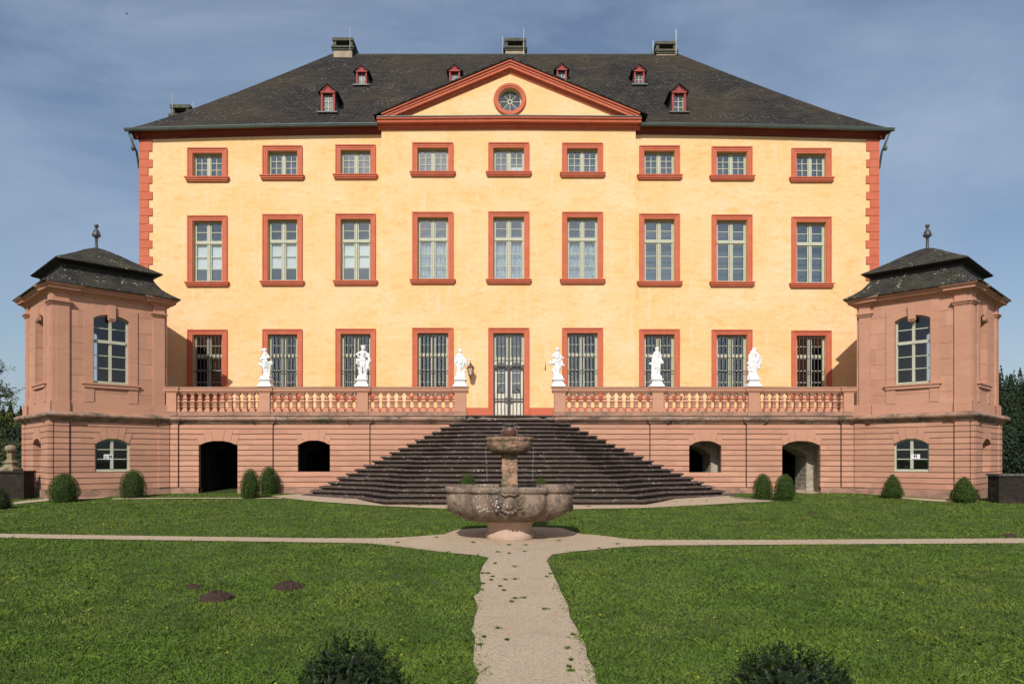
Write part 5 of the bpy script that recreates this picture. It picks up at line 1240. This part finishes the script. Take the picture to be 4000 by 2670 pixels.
bare = [(1290, 2255, 60, 8), (1545, 2250, 80, 8), (1690, 2272, 50, 7), (1555, 2296, 60, 8), (2795, 1998, 40, 5)]
BARE = []
for (px, py, w, h) in bare:
    d = gd(py); BARE.append((X(px, d), d, w / (F / d) / 2))

# ------------------------------------------------------------------ low walls, finial, trees
m = MB(); yl = 22.7
lw = empty('garden_wall', (-18, yl, gz(yl)), 'sooty low garden wall, tree shade in its colour, left of the left pavilion', 'wall')
m.box(-34, X(93, yl), yl, yl + .5, gz(yl) - .2, Z(1846, yl)); m.build('wall_body', 'darkwall', lw)
MB().box(-34.05, X(95, yl) + .02, yl - .04, yl + .54, Z(1846, yl), Z(1838, yl)).build('wall_coping', 'darkwall', lw)
yr = 21.4; rwl = empty('garden_wall', (18, yr, gz(yr)), 'mossy low garden wall, tree shade in its colour, right of the right pavilion', 'wall')
MB().box(X(3902, yr), 34, yr, yr + .5, gz(yr) - .2, Z(1858, yr)).build('wall_body', 'darkwall', rwl)
MB().box(X(3898, yr), 34.05, yr - .04, yr + .54, Z(1858, yr), Z(1850, yr)).build('wall_coping', 'mosscap', rwl)
fxx = X(42, yl + .25); fzz = Z(1838, yl)
m = MB(); m.lathe((fxx, yl + .25, fzz), [(.24, 0), (.235, .06), (.15, .16), (.12, .22), (.17, .25), (.17, .28), (.13, .30), (.09, .34), (.075, .40), (.075, .55), (.10, .58)], sq=True)
m.ball((fxx, yl + .25, fzz + .70), (.17, .17, .13), 14, 10); tag(m.build('stone_finial', 'oldstone', at=None), 'lichened stone ball finial on top of the left garden wall', 'finial')

def branch_tree(name, base, h, label, seed, reach):
    """tree whose limbs reach into the picture from outside its edge"""
    rng = random.Random(seed); t = empty(name, base, label, 'tree')
    tr = MB(); bx_, by_, bz_ = base
    tr.tube([(bx_, by_, bz_), (bx_ + .1, by_, bz_ + h * .3), (bx_ + .25, by_, bz_ + h * .6), (bx_ + .2, by_, bz_ + h)], [.20, .16, .11, .03], 8)
    cen = []; nor = []
    for k in range(34):
        z = bz_ + h * rng.uniform(.28, .98); a = rng.uniform(0, 2 * math.pi) if k > 12 else rng.uniform(-.7, .5)
        L_ = reach * rng.uniform(.6, 1) * (1.1 - .5 * (z - bz_) / h)
        p = Vector((bx_ + .2, by_, z)); d = Vector((math.cos(a), math.sin(a) * .8, rng.uniform(.0, .45))); pts = [p]
        for j in range(6):
            d = (d + Vector((rng.uniform(-.2, .2), rng.uniform(-.2, .2), rng.uniform(-.25, .12)))).normalized(); p = p + d * L_ / 6; pts.append(p)
        tr.tube(pts, [.045 * (1 - j / 7) + .006 for j in range(7)], 5)
        for j in range(2, 7):
            for q in range(3):
                e = (Vector((rng.uniform(-1, 1), rng.uniform(-1, 1), rng.uniform(-.6, .6)))).normalized() * rng.uniform(.2, .5)
                tr.tube([pts[j], pts[j] + e], [.008, .003], 4)
                for _ in range(16):
                    c = pts[j] + e * rng.uniform(.2, 1.05) + Vector((rng.gauss(0, .04), rng.gauss(0, .04), rng.gauss(0, .05))); cen.append(c - Vector(base)); nor.append((0, -.3, 1))
    tr.build('trunk', 'bark', t)
    me = leaves_mesh('crown', np.array([list(c) for c in cen]), np.array(nor, float), .045, 'leafy', .42, np.random.default_rng(seed), .9)
    o = bpy.data.objects.new('crown', me); COL.objects.link(o); o.parent = t
branch_tree('broadleaf_tree', (X(-95, 27), 27, gz(27) - .3), 5.0, 'loose leafy tree reaching in from the left edge behind the garden wall', 4, 1.75)

def wood(name, spots, label, seed):
    rng = np.random.default_rng(seed); V = []; Fc = []; nv = 0
    rr_ = random.Random(seed)
    cen_all, nor_all = [], []; allv = []; 
    for (x, y, z, h, w, con) in spots:
        n = 1500
        if con:
            u = 1 - np.sqrt(rng.uniform(0, 1, n)); a = rng.uniform(0, 2 * np.pi, n)
            tier = .75 + .25 * np.abs(np.sin(u * 26)); r = w * (1 - u) * tier * rng.uniform(.55, 1.05, n)
            c = np.stack([x + r * np.cos(a), y + r * np.sin(a), z + h * (.06 + .94 * u)], 1); nn = np.stack([np.cos(a), np.sin(a), np.full(n, .5)], 1)
        else:
            a = rng.uniform(0, 2 * np.pi, n); cz = rng.uniform(-1, 1, n); s = np.sqrt(1 - cz ** 2); rr2 = rng.uniform(.7, 1.05, n) * (1 + .25 * np.sin(a * 3 + x) * np.cos(cz * 4 + y))
            c = np.stack([x + w * rr2 * s * np.cos(a), y + w * rr2 * s * np.sin(a), z + h * .55 + h * .42 * rr2 * cz], 1); nn = np.stack([s * np.cos(a), s * np.sin(a), cz + .3], 1)
        cen_all.append(c); nor_all.append(nn)
    me = leaves_mesh(name, np.concatenate(cen_all), np.concatenate(nor_all), .21, 'fir', .7, rng, .6)
    o = bpy.data.objects.new(name, me); COL.objects.link(o); tag(o, label, 'wood', kind='stuff'); return o
rn = random.Random(9); sp = []
for k in range(150):
    y = 95 + (k / 150) * 75; x = y * rn.uniform(.64, .80); con = rn.random() < (.35 if y < 125 else .9)
    h = rn.uniform(9, 14) if con else rn.uniform(7, 9); sp.append((x, y, hillz(x, y) - 1, h, h * (.22 if con else .38), con))
wood('wooded_hill_trees', sp, 'dark conifer wood on the hillside beyond the right garden wall', 21)
sp = []
for k in range(120):
    y = 95 + (k / 120) * 60; x = -y * rn.uniform(.62, .80); con = rn.random() < (.35 if y < 125 else .9)
    h = rn.uniform(6, 9); sp.append((x, y, hillz(x, y) - 1, h, h * (.26 if con else .4), con))
wood('wooded_hill_trees', sp, 'dark wood on the hillside beyond the left garden wall', 22)
# wood behind the viewer, which the ground floor panes mirror
sp = []
for k in range(90):
    x = -70 + 140 * (k + .5) / 90; h = rn.uniform(11, 15) if x < 5 else rn.uniform(5.5, 9); sp.append((x, -48 - rn.uniform(0, 14), gz(-6) - .5, h, h * .4, False))
wood('wooded_park_edge', sp, 'row of park trees behind the viewpoint', 23)

# ------------------------------------------------------------------ grass
def in_poly(px, py, poly):
    inside = np.zeros(len(px), bool); n = len(poly); j = n - 1
    for i in range(n):
        xi, yi, xj, yj = poly[i].x, poly[i].y, poly[j].x, poly[j].y
        c = ((yi > py) != (yj > py)) & (px < (xj - xi) * (py - yi) / (yj - yi + 1e-12) + xi); inside ^= c; j = i
    return inside
def grass():
    N = 640000; rng = np.random.default_rng(3)
    y = 3.6 * np.exp(rng.uniform(0, 1, N) * math.log(25.2 / 3.6)); x = rng.uniform(-1, 1, N) * (y * .78 + 1.2)
    nz = np.array([mnoise.noise(Vector((a * 2.3, b * 2.3, 0))) for a, b in zip(x, y)])
    nz2 = np.array([mnoise.noise(Vector((a * .8, b * .8, 5))) for a, b in zip(x, y)])
    wob = rng.normal(0, .05, N)
    m = ~in_poly(x + wob + nz * .07, y + rng.normal(0, .06, N), PATH)
    for g in GS: m &= ~in_poly(x + rng.normal(0, .03, N), y + rng.normal(0, .04, N), g)
    m &= ~((y > 20.5) & (np.abs(x - TC) < (7.05 - (24.1 - y) * 1.6)) & (y > 20.75 + np.maximum(0, np.abs(x - TC) - 3.6) * .95))
    for (mx_, my_, mw_) in MOLES: m &= ((x - mx_) ** 2 + (y - my_) ** 2) > (mw_ * .85) ** 2
    for (mx_, my_, mw_) in BARE: m &= ~((((x - mx_) / mw_) ** 2 + ((y - my_) / (mw_ * 1.2)) ** 2 < 1) & (rng.uniform(0, 1, N) < .8))
    # inside the pavilions and behind the walls
    for sg, cx_ in ((-1, -14.4), (1, 14.3)):
        m &= ~((np.abs(x - cx_) + np.abs(y - 25.1)) < 2.68)
    m &= ~(y > 24.93)
    x, y, nz, nz2 = x[m], y[m], nz[m], nz2[m]; n = len(x)
    h = (.018 + .013 * rng.random(n) + .018 * np.clip(nz, 0, 1) + .010 * nz2) * (1 + .008 * y); tall = rng.random(n) < .008; h = h * (1 + tall * 1.1)
    wdt = (.0022 + .0022 * rng.random(n)) * (1 + .085 * y); big = (rng.random(n) < .05) & (nz2 > .15); wdt = wdt * (1 + 1.8 * big)
    a = rng.uniform(0, 2 * np.pi, n); lean = rng.normal(0, .9, n) * h + .4 * h; la = rng.uniform(0, 2 * np.pi, n)
    z = EZ - 2.102 + .036 * np.clip(y, -6, 30)
    base = np.stack([x, y, z - .004], 1); t = np.stack([np.cos(a), np.sin(a), np.zeros(n)], 1) * wdt[:, None]
    ld = np.stack([np.cos(la), np.sin(la), np.zeros(n)], 1)
    mid = base + ld * (lean * .35)[:, None] + np.array([0, 0, 1]) * (h * .6)[:, None]; tip = base + ld * lean[:, None] + np.array([0, 0, 1]) * h[:, None]
    v = np.empty((n, 4, 3)); v[:, 0] = base - t; v[:, 1] = base + t; v[:, 2] = tip; v[:, 3] = mid - t * .8
    me = quads_mesh('grass_blades', v.reshape(-1, 3), np.arange(n * 4).reshape(-1, 4), 'grass')
    o = bpy.data.objects.new('grass_blades', me); COL.objects.link(o); tag(o, 'mown green lawn grass between and beside the gravel paths', 'grass', kind='stuff')
    # tufts growing in the gravel
    tx = [zc(*p) for p in [(1035, 348), (1198, 375), (975, 432), (1008, 458), (1000, 487), (1115, 483), (1200, 480), (930, 518), (1075, 540), (1110, 574), (1195, 640), (1275, 637), (1173, 668), (1465, 460), (1450, 730), (1055, 890), (1680, 945), (943, 965), (1130, 990), (910, 1030), (1635, 1060), (1665, 1158), (1650, 1215), (1665, 1248), (1290, 195), (1150, 193), (1280, 248), (1148, 264), (1060, 252), (1570, 158), (850, 172), (1900, 220), (2055, 183), (1500, 435), (925, 430), (920, 570), (545, 128), (220, 172)]]
    tx += [(1560, 1968), (1480, 1962), (1345, 1950), (1430, 1957), (2420, 1973), (2640, 1960), (2700, 1957), (2760, 1958), (3150, 1925), (1640, 1975), (2300, 1978)]
    C = []
    for i, p in enumerate(tx):
        g = ground(*p); k = 40; rr_ = (7 + (i * 7 % 9)) / 2.1 / (F / g.y)
        ang = rng.uniform(0, 2 * np.pi, k); r = rr_ * 1.9 * rng.random(k) * (1 + .5 * np.sin(ang * 3 + i)); C.append(np.stack([g.x + r * np.cos(ang), g.y + r * .9 * np.sin(ang), np.full(k, g.z + .014)], 1))
    C = np.concatenate(C); n = len(C); a = rng.uniform(0, 2 * np.pi, n); hh = rng.uniform(.008, .028, n); w = .0035 * (1 + .07 * C[:, 1])
    t = np.stack([np.cos(a), np.sin(a), np.zeros(n)], 1) * w[:, None]; d2 = np.stack([-np.sin(a), np.cos(a), np.zeros(n)], 1) * .022
    v = np.empty((n, 4, 3)); v[:, 0] = C - t; v[:, 1] = C + t; v[:, 2] = C + d2 + np.array([0, 0, 1]) * hh[:, None]; v[:, 3] = C - t * .6 + d2 * .5 + np.array([0, 0, 1]) * (hh * .7)[:, None]
    me = quads_mesh('path_weeds', v.reshape(-1, 3), np.arange(n * 4).reshape(-1, 4), 'grass')
    o = bpy.data.objects.new('path_weeds', me); COL.objects.link(o); tag(o, 'low green weeds sprouting in the gravel paths', 'weeds', kind='stuff')
    # small yellow flowers
    n = 70; yy = 5 * np.exp(rng.uniform(0, 1, n) * math.log(22 / 5)); xx = rng.uniform(-1, 1, n) * yy * .72
    ok = ~in_poly(xx, yy, PATH) & ~((yy > 20) & (np.abs(xx) < 8)); xx, yy = xx[ok], yy[ok]; m = MB()
    for a_, b_ in zip(xx, yy): r = .008 + .0006 * b_; m.lathe((a_, b_, gz(b_) + .06), [(r * .5, 0), (r, .006), (r * .3, .009)], 6)
    tag(m.build('lawn_flowers', 'yellow'), 'scattered tiny yellow flowers in the lawn', 'flowers', kind='stuff')
grass()

# ------------------------------------------------------------------ bird
b = W3(495, 54, 60); m = MB(); m.ball(b, (.10, .05, .035), 8, 6)
m.add([(b.x - .02, b.y, b.z), (b.x + .04, b.y, b.z), (b.x - .05, b.y + .25, b.z + .05)], [(0, 1, 2)]); m.add([(b.x - .02, b.y, b.z), (b.x + .04, b.y, b.z), (b.x - .05, b.y - .25, b.z + .05)], [(0, 1, 2)])
m.add([(b.x + .08, b.y - .03, b.z), (b.x + .08, b.y + .03, b.z), (b.x + .17, b.y, b.z - .01)], [(0, 1, 2)])
tag(m.build('bird', 'ink'), 'tiny dark bird gliding high in the sky upper left', 'bird')
